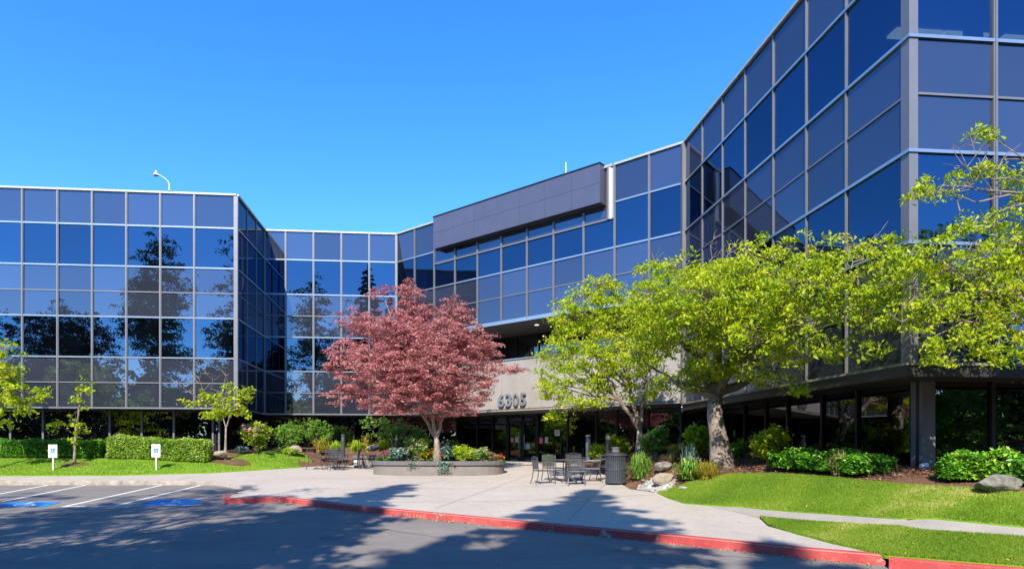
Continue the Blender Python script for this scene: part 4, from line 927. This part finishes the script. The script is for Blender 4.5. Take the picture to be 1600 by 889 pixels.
spec = [(597, 'lf_green', 'fl_magenta', 22, 14, 'magenta petunia at the left tip of the curved planter'), (612, 'lf_green', 'fl_red', 22, 16, 'reddish flowering plant second from the left tip of the curved planter'), (622, 'lf_silver', None, 34, 18, 'pale silvery hosta near the left end of the curved planter'),
        (640, 'lf_green', None, 34, 30, 'green leafy plant left of the maple trunk'), (655, 'lf_green', 'fl_cream', 36, 36, 'tall plant with white flower heads left of the maple trunk'), (668, 'lf_gold', None, 26, 18, 'golden tuft under the maple trunk'),
        (697, 'lf_silver', None, 40, 26, 'blue green trailing plant spilling over the front of the curved planter'), (712, 'lf_green', None, 30, 30, 'green plant just right of the maple trunk'), (722, 'lf_lime', None, 26, 24, 'lime plant right of the maple trunk'),
        (735, 'lf_lime', 'fl_red', 30, 18, 'lime plant with small red flowers right of centre in the planter'), (752, 'lf_green', 'fl_cream', 30, 22, 'green plant with white specks near the right end of the planter'), (768, 'lf_green', 'fl_magenta', 26, 13, 'magenta petunia at the right tip of the curved planter'), (780, 'lf_lime', 'fl_red', 16, 9, 'small lime plant closest to the right tip of the planter'), (682, 'lf_green', 'fl_red', 26, 16, 'low green plant at the foot of the maple trunk')]
for i, (px, lf, fl, w1, h1, lab) in enumerate(spec):
    Yp = 24.35 + .5*(i % 2)+ (.5 if h1 > 25 else 0); q = Vector(((px-CX)/F*Yp, Yp, PZ))
    if abs(q.x-pc.x) > 1.9: q.y = 25.0; q.x = (px-CX)/F*25.0*.99
    ob = shrub(px, 0, w1*1.15, h1*1.25, zleft, M[lf], lab, 'planter_plant', 'plant', .09 if lf != 'lf_silver' else .12, 1300, M[fl] if fl else None, 12, .045, frad=.08, fcount=22, group='plants in the curved planter', Y=Yp, crad=.09)
    ob.location = q
# trailing strands
tr = empty('trailing_vine', (ray(695, 724, 23.75)), 'dark trailing strands hanging down the front of the curved planter', 'plant')
q = np.array([[random.gauss(0, .16)*(1-.3*abs(z)), random.uniform(-.06, 0)-.05, z] for z in np.linspace(0.05, -.34, 240)]); tag(leaf_mesh('strands', q, M['lf_silver'], .07, .6, .8, tr), kind='stuff')
tr = empty('trailing_vine', (ray(645, 724, 23.8)), 'short trailing strands on the planter cap left of the maple', 'plant')
q = np.array([[random.gauss(0, .1), random.uniform(-.06, 0)-.05, z] for z in np.linspace(0.05, -.18, 70)]); tag(leaf_mesh('strands', q, M['lf_silver'], .06, .6, .8, tr), kind='stuff')
# rear planter
pts = [ray(553, 728, 27.9), ray(600, 727.5, 27.9), ray(640, 727, 28.5), ray(640, 720, 30.4), ray(553, 720, 30.0), ]
zb = plane(-5, 27.9)
pts = [Vector((p_.x, p_.y, zb)) for p_ in pts]
o, rg = wall_run('rear_planter', pts, 'low straight planter wall with a small white plaque behind the cafe table')
rg(0, .25, -.25, .36, 'planter_wall', M['planter']); rg(.03, .22, .36, .39, 'shadow_joint', M['black']); rg(-.05, .28, .39, .53, 'planter_cap', M['plantercap'])
sm = MB(); sm.face([(p_.x-o.location.x, p_.y-o.location.y, .45) for p_ in pts]); sm.build('soil', M['soil'], o)
mb = MB(); q = ray(556, 0, 27.85)-o.location; mb.box(q.x-.07, q.x+.07, q.y-.08, q.y-.03, .1, .32); mb.build('plaque', M['white'], o)

# ------------------------------------------------------------ rocks, gravel
def rock(px, py, wpx, hpx, zf, mat, label, dpt=.8, Y=None, seed=0):
    p = hit(px, py, zf)
    if Y: q_ = ray(px, py, Y); p = q_
    s_ = p.y/F; bm = bmesh.new(); bmesh.ops.create_icosphere(bm, subdivisions=3, radius=1)
    rs = random.Random(seed); pl = [(Vector((rs.gauss(0, 1), rs.gauss(0, 1), rs.gauss(0, .7))).normalized(), rs.uniform(.62, .85)) for _ in range(11)]
    for v in bm.verts:
        for n, d in pl:
            e = v.co.dot(n)-d
            if e > 0: v.co -= n*e*.9
        v.co += v.co.normalized()*rs.uniform(-.02, .02)
    hw, h = wpx*s_/2, hpx*s_
    for v in bm.verts: v.co = Vector((v.co.x*hw*1.15, v.co.y*hw*dpt, v.co.z*h*.62+h*.42))
    me = bpy.data.meshes.new('boulder'); bm.to_mesh(me); bm.free(); me.materials.append(mat)
    o = bpy.data.objects.new('boulder', me); C.objects.link(o); o.location = p
    return tag(o, label, 'rock')
rock(1040, 757, 38, 18, zright, M['rock'], 'square tan block rock at the edge of the pebbles', .7, seed=1)
rock(1037, 735, 30, 14, zright, M['greyrock'], 'darker rounded rock set in the mound above the tan block', .7, seed=2)
rock(1084, 722, 26, 9, zright, M['greyrock'], 'flat grey ledge rock on the mound left of the thick trunk', .6, seed=3)
rock(1558, 769, 72, 27, zright, M['greyrock'], 'large mottled grey boulder at the right edge of the lawn', .6, seed=4)
rock(344, 712, 26, 9, zleft, M['rock'], 'low tan rock at the end of the left hedge', .6, seed=5, Y=26.6)
rock(460, 706, 26, 10, zleft, M['rock'], 'tan rock at the courtyard end of the lawn', .6, seed=6, Y=29.2)
rock(583, 703, 22, 9, zleft, M['rock'], 'tan rock on the rear planter between lime clumps', .6, seed=7, Y=28.6)
rock(1068, 765, 14, 6, zright, M['pebble'], 'small pale stone at the tip of the right lawn', .8, seed=8)
rock(174, 712, 18, 6, zleft, M['rock'], 'small tan rock in the gap between the two left hedges', .8, seed=9, Y=26.3)
pb = MB(); ico = bmesh.new(); bmesh.ops.create_icosphere(ico, subdivisions=1, radius=1); iv = [v.co.copy() for v in ico.verts]; ifc = [tuple(v.index for v in f.verts) for f in ico.faces]; ico.free()
gp = [hit(*q, zright) for q in ((985, 766), (1030, 771), (1062, 762), (1052, 752), (1020, 745), (992, 750))]
cnt = 0
while cnt < 420:
    ws_ = rng.dirichlet([.8]*6); x = sum(w1*p_.x for w1, p_ in zip(ws_, gp)); y = sum(w1*p_.y for w1, p_ in zip(ws_, gp))
    r = random.uniform(.03, .075); z = zright(x, y)+r*.2; k0 = len(pb.v); sc_ = (r*random.uniform(.8, 1.3), r*random.uniform(.8, 1.3), r*.7)
    pb.v += [(x+v.x*sc_[0], y+v.y*sc_[1], z+v.z*sc_[2]) for v in iv]; pb.f += [tuple(k0+i for i in f_) for f_ in ifc]; cnt += 1
tag(pb.build('river_pebbles', M['pebble'], smooth=True), 'patch of pale river pebbles between the litter bin and the lawn', 'pebbles', kind='stuff')
# ground spotlight near the corner column
fl = empty('ground_spotlight', hit(1444, 733, zright), 'small white ground spotlight below the corner column', 'light')
b_ = MB(); b_.lathe([(.06, 0), (.06, .02), (.03, .03)], 12); b_.build('base', M['steel'], fl)
b_ = MB(); b_.tube([(-.07, 0, .07), (.07, .02, .08)], [.04, .055], 12); b_.build('head', M['white'], fl)

# ------------------------------------------------------------ street furniture
def chair_proto():
    o = empty('patio_chair', (0, 0, 0), 'x', 'chair'); m = M['chair']
    b_ = MB()
    for i in range(9): b_.box(-.24, .24, -.23+.053*i, -.23+.053*i+.038, .425, .437)
    b_.build('seat', m, o)
    b_ = MB(); b_.tube([(-.25, -.25, .42), (.25, -.25, .42), (.25, .24, .42), (-.25, .24, .42), (-.25, -.25, .42)], .014, 5); b_.build('seat_frame', m, o)
    b_ = MB()
    for i in range(10): x = -.21+.42*i/9; b_.box(x-.013, x+.013, .26, .27, .47, .83)
    for z in (.5, .66): b_.box(-.23, .23, .255, .262, z, z+.03)
    b_.tube([(-.25, .24, .42), (-.25, .29, .84), (0, .315, .87), (.25, .29, .84), (.25, .24, .42)], .015, 5); b_.build('backrest', m, o)
    for sx in (-1, 1):
        b_ = MB(); b_.tube([(sx*.25, -.25, .64), (sx*.25, -.25, .42), (sx*.25, -.28, .2), (sx*.26, -.33, 0)], .016, 5); b_.build('leg', m, o)
        b_ = MB(); b_.tube([(sx*.25, .24, .42), (sx*.25, .27, .2), (sx*.26, .34, 0)], .016, 5); b_.build('leg', m, o)
        b_ = MB(); b_.tube([(sx*.25, -.26, .64), (sx*.27, -.1, .67), (sx*.27, .1, .67), (sx*.25, .27, .68)], .017, 5); b_.build('armrest', m, o)
    return o
def table_proto(r=.5):
    o = empty('patio_table', (0, 0, 0), 'x', 'table'); m = M['chair']
    b_ = MB(); b_.lathe([(.02, .70), (r-.02, .70), (r, .71), (r, .725), (r-.01, .732), (.03, .732)], 28); b_.build('table_top', m, o)
    b_ = MB(); b_.tube([(0, 0, .12), (0, 0, .7)], .035, 8); b_.build('column', m, o)
    for k in range(4):
        a = k*math.pi/2+.4; b_ = MB(); b_.tube([(0, 0, .28), (.14*math.cos(a), .14*math.sin(a), .13), (.34*math.cos(a), .34*math.sin(a), .015)], .02, 5); b_.build('leg', m, o)
        b_ = MB(); b_.tube([(0, 0, .52), (.16*math.cos(a), .16*math.sin(a), .64), (.34*math.cos(a), .34*math.sin(a), .70)], .014, 5); b_.build('brace', m, o)
    return o
ch0, tb0 = chair_proto(), table_proto()
used = [False, False]
def put(proto, i, x, y, rz, label, group):
    o = copy_tree(proto) if used[i] else proto; used[i] = True
    o.location = (x, y, plane(x, y)); o.rotation_euler.z = rz; o['label'] = label; o['group'] = group; return o
tx, ty = LP(521, 27.2).xy; put(tb0, 1, tx, ty, 0, 'round grey metal table by the lawn tip, left of the planters', 'cafe tables on the plaza')
for (ax, ay, lab) in ((-.72, -.3, 'grey metal chair nearest the lawn at the left cafe table'), (.25, -.72, 'grey metal chair with its back to the viewer at the left cafe table'), (.78, .12, 'grey metal chair nearest the rear planter at the left cafe table'), (-.25, .72, 'grey metal chair on the far side of the left cafe table')):
    put(ch0, 0, tx+ax, ty+ay, math.atan2(ay, ax)-math.pi/2+random.uniform(-.15, .15), lab, 'chairs round the left cafe table')
tx, ty = LP(889, 20.6).xy; put(tb0, 1, tx, ty, .3, 'round grey metal table left of the litter bin', 'cafe tables on the plaza')
for (ax, ay, lab) in ((-.85, -.22, 'grey metal chair at the open left side of the right cafe table'), (.10, -.86, 'grey metal chair with its back to the viewer at the right cafe table'), (.72, -.12, 'grey metal chair between the right cafe table and the litter bin'), (.25, .9, 'grey metal chair on the far side of the right cafe table'), (-.45, .7, 'grey metal chair at the far left of the right cafe table')):
    put(ch0, 0, tx+ax, ty+ay, math.atan2(ay, ax)-math.pi/2+random.uniform(-.15, .15), lab, 'chairs round the right cafe table')
put(ch0, 0, tx+1.12, ty+.35, -1.3, 'grey metal chair pushed back against the litter bin', 'chairs round the right cafe table')
# litter bin
p = PL(965, 757.5); p.y += .3; p.z = plane(p.x, p.y)
lb = empty('litter_bin', p, 'slate blue slatted round litter bin with ash tray top, beside the pebbles', 'litter bin')
b_ = MB(); b_.lathe([(.27, .03), (.28, .88)], 24); b_.build('liner', M['black'], lb)
b_ = MB(); n = 34
for k in range(n):
    a = 2*math.pi*k/n; Mx = Matrix.Rotation(a, 4, 'Z')
    for (z0, z1, r0, r1) in ((.04, .7, .30, .30), (.7, .9, .30, .345)):
        b_.hexa([Mx @ Vector(q) for q in ((r0, -.017, z0), (r0+.012, -.017, z0), (r0+.012, .017, z0), (r0, .017, z0), (r1, -.019, z1), (r1+.012, -.019, z1), (r1+.012, .019, z1), (r1, .019, z1))])
tag(b_.build('slats', M['can'], lb), kind='stuff')
for z, r in ((.06, .315), (.45, .315), (.89, .36)): 
    b_ = MB(); b_.lathe([(r-.012, z-.02), (r+.008, z-.02), (r+.008, z+.02), (r-.012, z+.02)], 30); b_.build('hoop', M['can'], lb)
b_ = MB(); b_.lathe([(.35, .90), (.33, .93), (.22, .95), (.20, .97)], 28); b_.build('lid', M['black'], lb)
b_ = MB(); b_.lathe([(.12, .96), (.12, 1.08), (.14, 1.09), (.14, 1.11), (.05, 1.13)], 20); b_.build('ash_tray', M['plantercap'], lb)
# bollards
def bollard(px, py, Y, h, lab, r=.085, mat='can'):
    q = ray(px, py, Y); o = empty('bollard_light', q, lab, 'bollard light', 'bollard lights round the plaza')
    b_ = MB(); b_.lathe([(r, -.2), (r, h*.68)], 16); b_.build('post', M[mat], o, smooth=False)
    b_ = MB()
    for k in range(4): z = h*.69+k*h*.05; b_.lathe([(r*.92, z), (r*.92, z+h*.018), (r*.6, z+h*.03)], 16)
    b_.build('louvre', M['steel'], o)
    b_ = MB(); b_.lathe([(r, h*.90), (r*1.02, h*.96), (r*.6, h), (.01, h)], 16); b_.build('cap', M[mat], o)
bollard(536, 707, 28.6, .82, 'dark bollard light on the rear planter behind the left cafe table', .09)
bollard(620, 707, 28.2, .78, 'dark bollard light behind the left end of the curved planter', .08)
bollard(919, 714, 24.6, .86, 'pale weathered bollard light left of the dark one near the entrance', .10, 'steel')
bollard(950, 708, 21.9, .70, 'black bollard light directly behind the litter bin', .085, 'black')
# small planter box near doors
bx_ = empty('planter_box', ray(856, 722, 26.8), 'small box of clipped green plants standing in front of the doors', 'planter')
b_ = MB(); b_.box(-.2, .2, -.15, .15, -.35, .02); b_.build('box', M['planter'], bx_)
q = np.stack([rng.uniform(-.22, .22, 700), rng.uniform(-.17, .17, 700), rng.uniform(.0, .32, 700)], 1); leaf_mesh('foliage', q, M['lf_green'], .05, .5, -.3, bx_)
# signs
def psign(px, py, lab):
    p = hit(px, py, zleft); o = empty('parking_sign', p, lab, 'sign', 'accessible parking signs on the lawn'); s_ = p.y/F; h = 41*s_
    b_ = MB(); b_.box(-.03, .03, -.03, .03, -.2, h-.05); b_.build('post', M['post'], o, bevel=.004)
    b_ = MB(); b_.box(-.17, .17, -.045, -.034, h-.50, h+.0); pn = b_.build('sign_panel', M['white'], o, bevel=.004)
    b_ = MB(); b_.box(-.085, .085, -.050, -.0465, h-.33, h-.15); b_.build('blue_square', M['signblue'], pn)
    b_ = MB()
    for pl in isa_polys(): b_.face([(-.085+x*.17, -.0530, h-.33+y*.18) for x, y in pl])
    b_.build('wheelchair_symbol', M['white'], pn)
    b_ = MB()
    for k in range(2): b_.box(-.12, .12, -.050, -.0465, h-.075-.03*k, h-.063-.03*k)
    b_.box(-.10, .10, -.050, -.0465, h-.43, h-.42); b_.build('faint_print', M['post'], pn)
    b_ = MB()
    for zz in (h-.08, h-.42): b_.tube([(0, -.045, zz+.03), (0, -.056, zz+.03)], .012, 8)
    b_.build('bolt', M['steel'], pn)
psign(83.5, 735.5, 'white accessible parking sign beside the slender tree at left')
psign(244.5, 735, 'white accessible parking sign in front of the middle hedge')

# ------------------------------------------------------------ red car mirrored in the corner glass
def car(loc, rz, label, paint):
    o = empty('parked_car', loc, label, 'car', None, rz)
    L, Wd = 4.5, .88
    prof = [(-2.2, .35), (-2.25, .62), (-2.15, .92), (-1.5, 1.0), (-.95, 1.06), (-.4, 1.4), (.1, 1.48), (.9, 1.46), (1.5, 1.2), (1.75, 1.02), (2.15, .95), (2.25, .6), (2.2, .33)]
    b_ = MB(); low = [p_ for p_ in prof if True]
    body = [(-2.2, .33), (-2.25, .62), (-2.15, .90), (-1.5, .98), (-.95, 1.02), (1.75, 1.0), (2.15, .92), (2.25, .6), (2.2, .33)]
    n = len(body)
    for y, ins in ((-Wd, .0), (Wd, .0)): b_.v += [(x, y*(.94 if z > .8 else 1), z) for x, z in body]
    b_.f += [tuple(range(n)), tuple(range(n, 2*n))[::-1]] + [(i, (i+1) % n, n+(i+1) % n, n+i) for i in range(n)]
    b_.build('body', paint, o, bevel=.03)
    cab = [(-.95, 1.0), (-.35, 1.40), (.1, 1.475), (.85, 1.46), (1.4, 1.25), (1.75, .99)]; n = len(cab); b_ = MB()
    for y in (-1, 1): b_.v += [(x, y*(.80-.22*(z-1)/.48), z) for x, z in cab]
    b_.f += [tuple(range(n)), tuple(range(n, 2*n))[::-1]] + [(i, (i+1) % n, n+(i+1) % n, n+i) for i in range(n)]
    b_.build('windows', M['carglass'], o)
    b_ = MB()
    for y in (-1, 1):
        for i in range(n-1):
            (x0, z0), (x1, z1) = cab[i], cab[i+1]; b_.tube([(x0, y*(.80-.22*(z0-1)/.48), z0+.01), (x1, y*(.80-.22*(z1-1)/.48), z1+.01)], .03, 5)
        b_.tube([(.4, y*.81, 1.0), (.4, y*.6, 1.46)], .03, 5)
    b_.hexa([(x, y*(.5), z) for x, z in ((-.3, 1.44), (1.0, 1.45)) for y in (-1, 1)] + [(x, y*.5, z) for x, z in ((-.3, 1.49), (1.0, 1.49)) for y in (-1, 1)])
    b_.build('roof', paint, o)
    for x in (-1.4, 1.4):
        for y in (-.8, .8):
            b_ = MB(); b_.tube([(x, y-.11, .33), (x, y+.11, .33)], .33, 20); wl = b_.build('wheel', M['tyre'], o)
            b_ = MB(); b_.tube([(x, y-.12, .33), (x, y+.12, .33)], .2, 12); b_.build('rim', M['steel'], wl)
    for y in (-.65, .65):
        b_ = MB(); b_.box(-2.27, -2.2, y-.15, y+.15, .62, .78); b_.build('headlight', M['white'], o)
        b_ = MB(); b_.box(2.18, 2.26, y-.13, y+.13, .68, .84); b_.build('tail_light', M['redcar'], o)
car((17.6, 8.9, zasph(17.6, 8.9)), R(8), 'red car parked off to the right, mirrored in the corner ground floor glass', M['redcar'])

# ------------------------------------------------------------ trees across the lot behind the viewer: they throw the shade and fill the glass
def conifer(x, y, h, rad, z0=4.0, label='', n=9000, lean=0):
    o = empty('spruce_tree', (x, y, zasph(x, y)), label, 'tree', 'tall conifers behind the viewer')
    b_ = MB(); b_.tube([(0, 0, -.2), (0, 0, h*.5), (0, 0, h)], [.32, .2, .03], 10); b_.build('trunk', M['darkbark'], o)
    m = MB(); P = []; z = z0
    while z < h-.2:
        f_ = (h-z)/(h-z0); r = rad*f_**.85*random.uniform(.8, 1.1)+.15; k = 6 if z < h*.8 else 4; a0 = random.uniform(0, 6.28)
        for j in range(k):
            a = a0+6.283*j/k+random.uniform(-.3, .3); rr = r*random.uniform(.7, 1.15); d = Vector((math.cos(a), math.sin(a), 0)); e = Vector((0, 0, z))+d*rr+Vector((0, 0, -.22*rr))
            m.tube([(0, 0, z), Vector((0, 0, z))+d*rr*.5+Vector((0, 0, -.03)), e], [.04, .03, .01], 4)
            nn = int(14+34*rr)
            for q in range(nn):
                t = random.uniform(.1, 1.03); s_ = (random.uniform(-1, 1))*rr*.24*(1.15-t*.8)
                P.append((d.x*rr*t-d.y*s_, d.y*rr*t+d.x*s_, z-.22*rr*t*t-abs(s_)*.25+random.uniform(-.12, .08)))
        z += random.uniform(.38, .62)
    m.build('branches', M['darkbark'], o)
    leaf_mesh('crown', np.array(P), M['lf_conifer'], .42, .38, .35, o)
def broad(x, y, h, rad, label, leaf='lf_dark', z0=.35, grp='leafy trees behind the viewer', n=7, k=26, per=1.6, ls=.26, seed=1):
    rs = random.Random(seed); base = Vector((x, y, zasph(x, y))); L = []
    for i in range(n):
        a = rs.uniform(0, 6.28); rr = rad*rs.uniform(.2, .62); zz = h*rs.uniform(z0+.08, .84); s_ = rad*rs.uniform(.36, .55)*(1-.35*abs(zz/h-.55))
        L.append((x+rr*math.cos(a), y+rr*math.sin(a), base.z+zz, s_, s_, s_*.75))
    L.append((x, y, base.z+h*.86, rad*.4, rad*.4, h*.13)); L.append((x, y, base.z+h*.62, rad*.62, rad*.62, h*.2))
    return tree('broadleaf_tree', base, L, label, M[leaf], M['darkbark'], .28, [base+Vector((0, 0, h*z0)), base+Vector((.3, .2, h*.55)), base+Vector((-.4, 0, h*.5))], per=per, k=k, crad=.6, lsize=ls, twigs=120, group=grp, tr=.03)
conifer(-7.2, -.9, 21.0, 3.9, 5.0, 'tall spruce just left behind the viewer, its tip mirrored in the back wing')
conifer(-1.8, -4.2, 21.5, 4.0, 5.5, 'tall spruce directly behind the viewer whose shadow tip crosses the red kerb')
conifer(0.4, -9.5, 19.0, 3.6, 5.0, 'second spruce behind the viewer shading the near asphalt')
conifer(-5.0, -9.0, 20.0, 4.2, 4.0, 'darkest spruce behind the viewer in the second row')
broad(-12.6, -.6, 20.0, 4.2, 'loose leafy tree mirrored in the back wing beside the dark side wall', seed=3, per=.9)
broad(-25.2, -6.0, 22.5, 4.6, 'tallest leafy tree mirrored in the middle of the left wing', seed=5, n=12, z0=.2, per=1.5)
broad(-17.6, -2.5, 21, 3.4, 'leafy tree mirrored at the right end of the left wing', seed=8, n=10, z0=.2, per=1.6)
broad(-35.5, -9, 16.5, 5.4, 'broad dark pine mirrored low in the left wing', 'lf_conifer', seed=11, n=14, z0=.15, per=1.7)
broad(-9.5, -6.0, 15.0, 4.6, 'round leafy tree between the spruces behind the viewer', seed=13, n=10, z0=.25)
names9 = ['far left', 'second from left', 'third from left', 'fourth from left', 'middle', 'fourth from right', 'third from right', 'second from right', 'far right']
for i, x in enumerate((-66, -54, -43, -32, -22, -12, -1, 10, 22)):
    broad(x, -24-(i % 3)*3, 10.5+(i*37 % 5)*.7, 6.6, 'low dark tree, %s in the back row across the lot' % names9[i], seed=20+i, n=12, z0=.05, grp='back row of trees across the lot', per=1.1, ls=.42, k=30)
for i, (x, y, nm) in enumerate(((14.5, 0.5, 'nearest'), (20.5, 0.5, 'second nearest'), (27, 8, 'second farthest'), (33, 1, 'farthest'))):
    broad(x, y, 9.5+i*.9, 4.4, 'leafy green tree on the right of the lot, %s to the viewer' % nm, 'lf_green', seed=40+i, n=13, z0=.06, grp='trees at the right of the lot', per=2.4, ls=.24)
for i, (x, y, nm) in enumerate(((-46, 2, 'nearest'), (-52, 11, 'second nearest'), (-50, 20, 'farthest'))):
    broad(x, y, 9+i, 5.5, 'dark leafy tree beyond the left end of the lot, %s to the viewer' % nm, seed=60+i, n=13, z0=.05, grp='trees beyond the left end of the lot', per=1.4, ls=.36, k=30)
pt = []  # unseen leaf belt, added to keep pale horizon sky out of the ground floor glass
for (x0, y0, x1, y1) in ((-120, -36, 90, -36), (-80, -36, -80, 60), (75, -36, 75, 40)):
    L_ = math.hypot(x1-x0, y1-y0); n_ = int(L_*210)
    t_ = rng.uniform(0, 1, n_); hh_ = 9+2.2*np.sin(t_*L_*.31)+1.4*np.sin(t_*L_*.83+1)+.8*np.sin(t_*L_*2.1)
    zz_ = rng.uniform(0, 1, n_)**.8*hh_; off = rng.normal(0, 1.2, n_)
    pt.append(np.stack([x0+(x1-x0)*t_+off*(y1-y0)/L_, y0+(y1-y0)*t_+off*(x1-x0)/L_, -1.9+zz_], 1))
tag(leaf_mesh('screening_wood', np.concatenate(pt), M['lf_dark'], 1.0, .7, 0, None), 'unseen belt of dark woodland added round the lot to hide pale sky in the glass', 'screening_wood', kind='stuff')
broad(-9.6, 1.8, 17.5, 2.8, 'slim sparse tree left of the viewer dappling the plaza', seed=71, n=8, z0=.35, per=1.3, ls=.2, k=20)
broad(-3.6, -7.0, 16.5, 5.0, 'wide leafy tree behind the spruces shading the near asphalt', seed=73, n=12, z0=.3, per=2.2)

# ------------------------------------------------------------ grass, chips and fallen leaves
def sample_mesh(o, n):
    me = o.data; me.calc_loop_triangles(); T_ = np.array([t.vertices[:] for t in me.loop_triangles]); V = np.array([v.co[:] for v in me.vertices])
    a, b_, c = V[T_[:, 0]], V[T_[:, 1]], V[T_[:, 2]]; cr = np.cross(b_-a, c-a); A = np.linalg.norm(cr, axis=1)/2; A[np.abs(cr[:, 2]) < A*.6] = 0
    i = rng.choice(len(A), n, p=A/A.sum()); r1 = np.sqrt(rng.uniform(size=n))[:, None]; r2 = rng.uniform(size=n)[:, None]
    return a[i]*(1-r1)+b_[i]*r1*(1-r2)+c[i]*r1*r2
def grass(P, h, wd, label):
    N = len(P); a = rng.uniform(0, 6.28, N); s_ = np.stack([np.cos(a), np.sin(a), np.zeros(N)], 1)*wd*.5
    tip = P + rng.normal(0, h*.38, (N, 3)); hh = h*rng.uniform(.6, 1.25, N); tip[:, 2] = P[:, 2]+hh
    V = np.stack([P-s_, P+s_, tip], 1).reshape(-1, 3).astype(np.float32); me = bpy.data.meshes.new('grass')
    me.vertices.add(3*N); me.vertices.foreach_set('co', V.ravel()); me.loops.add(3*N); me.loops.foreach_set('vertex_index', np.arange(3*N, dtype=np.int32))
    me.polygons.add(N); me.polygons.foreach_set('loop_start', np.arange(0, 3*N, 3, dtype=np.int32)); me.polygons.foreach_set('loop_total', np.full(N, 3, np.int32)); me.update(calc_edges=True)
    at = me.attributes.new('tint', 'FLOAT', 'POINT')
    dry = np.sin(P[:, 0]*1.3+1)*np.cos(P[:, 1]*1.9)+.6*np.sin(P[:, 0]*4.1)*np.sin(P[:, 1]*3.3)
    patch = .6*np.exp(-((P[:, 0]-DRY.x)/2.2)**2-((P[:, 1]-DRY.y)/.7)**2)*(.6+.4*np.sin(P[:, 0]*5)*np.sin(P[:, 1]*7+P[:, 0]*2))
    at.data.foreach_set('value', np.repeat(np.clip(rng.beta(2, 2, N)*.8+dry*.14+patch, 0, 1), 3).astype(np.float32)); me.materials.append(M['grass'])
    o = bpy.data.objects.new('grass', me); C.objects.link(o); tag(o, label, 'grass', kind='stuff')
DRY = ZR(1490, 778)
grass(sample_mesh(lw1, 150000), .035, .010, 'short mown grass on the upper right lawn')
grass(sample_mesh(lw2, 110000), .035, .010, 'short mown grass between the walk and the red kerb')
P = sample_mesh(lw3, 90000); grass(P, .045, .02, 'short mown grass on the left lawn')
def scatter_poly(poly, n, zf):
    xs_ = [p_[0] for p_ in poly]; ys_ = [p_[1] for p_ in poly]; out = []
    while len(out) < n:
        x, y = random.uniform(min(xs_), max(xs_)), random.uniform(min(ys_), max(ys_)); ins = False
        for i in range(len(poly)):
            (x1, y1), (x2, y2) = poly[i][:2], poly[i-1][:2]
            if (y1 > y) != (y2 > y) and x < (x2-x1)*(y-y1)/(y2-y1)+x1: ins = not ins
        if ins: out.append((x, y, zf(x, y)))
    return np.array(out)
q = scatter_poly([(4.3, 18.2), (5.2, 15.2), (8.2, 11.3), (12, 11.3), (12, 13.8), (8.8, 13.6), (8.0, 26), (4.1, 26)], 16000, zright); q[:, 2] += .01
tag(leaf_mesh('bark_chips', q, M['chips'], .07, .35, 0, None, up=3), 'loose bark chips over the right planting bed', 'mulch', kind='stuff')
q = scatter_poly([(-20, 26), (-12, 26.6), (-8, 28.4), (-4, 30.4), (-4, 32), (-12, 31), (-20, 27.4)], 5000, zleft); q[:, 2] += .03
tag(leaf_mesh('bark_chips', q, M['chips'], .08, .35, 0, None, up=3), 'loose bark chips over the left planting bed', 'mulch', kind='stuff')
fl_ = []
kk_ = refine(kerb[6:], .05)
for i in range(420):
    p_ = random.choice(kk_); d = abs(random.gauss(0, .10))+.03; x, y = p_.x-.62*d, p_.y-.785*d; fl_.append((x, y, zasph(x, y)+.012))
for i in range(90):
    x, y = random.uniform(-9, 6), random.uniform(9.5, 20); k_ = min(kerb, key=lambda v: (v.x-x)**2+(v.y-y)**2)
    z = plane(x, y)+.012 if (x-k_.x)*.62+(y-k_.y)*.785 > .2 else zasph(x, y)+.012
    fl_.append((x, y, z))
for q_ in list(sample_mesh(lw1, 60))+list(sample_mesh(lw2, 40)): fl_.append((q_[0], q_[1], q_[2]+.035))
tag(leaf_mesh('fallen_leaves', np.array(fl_), M['fallen'], .045, .6, 0, None, up=4), 'scattered yellow fallen leaves along the red kerb', 'leaves', kind='stuff')
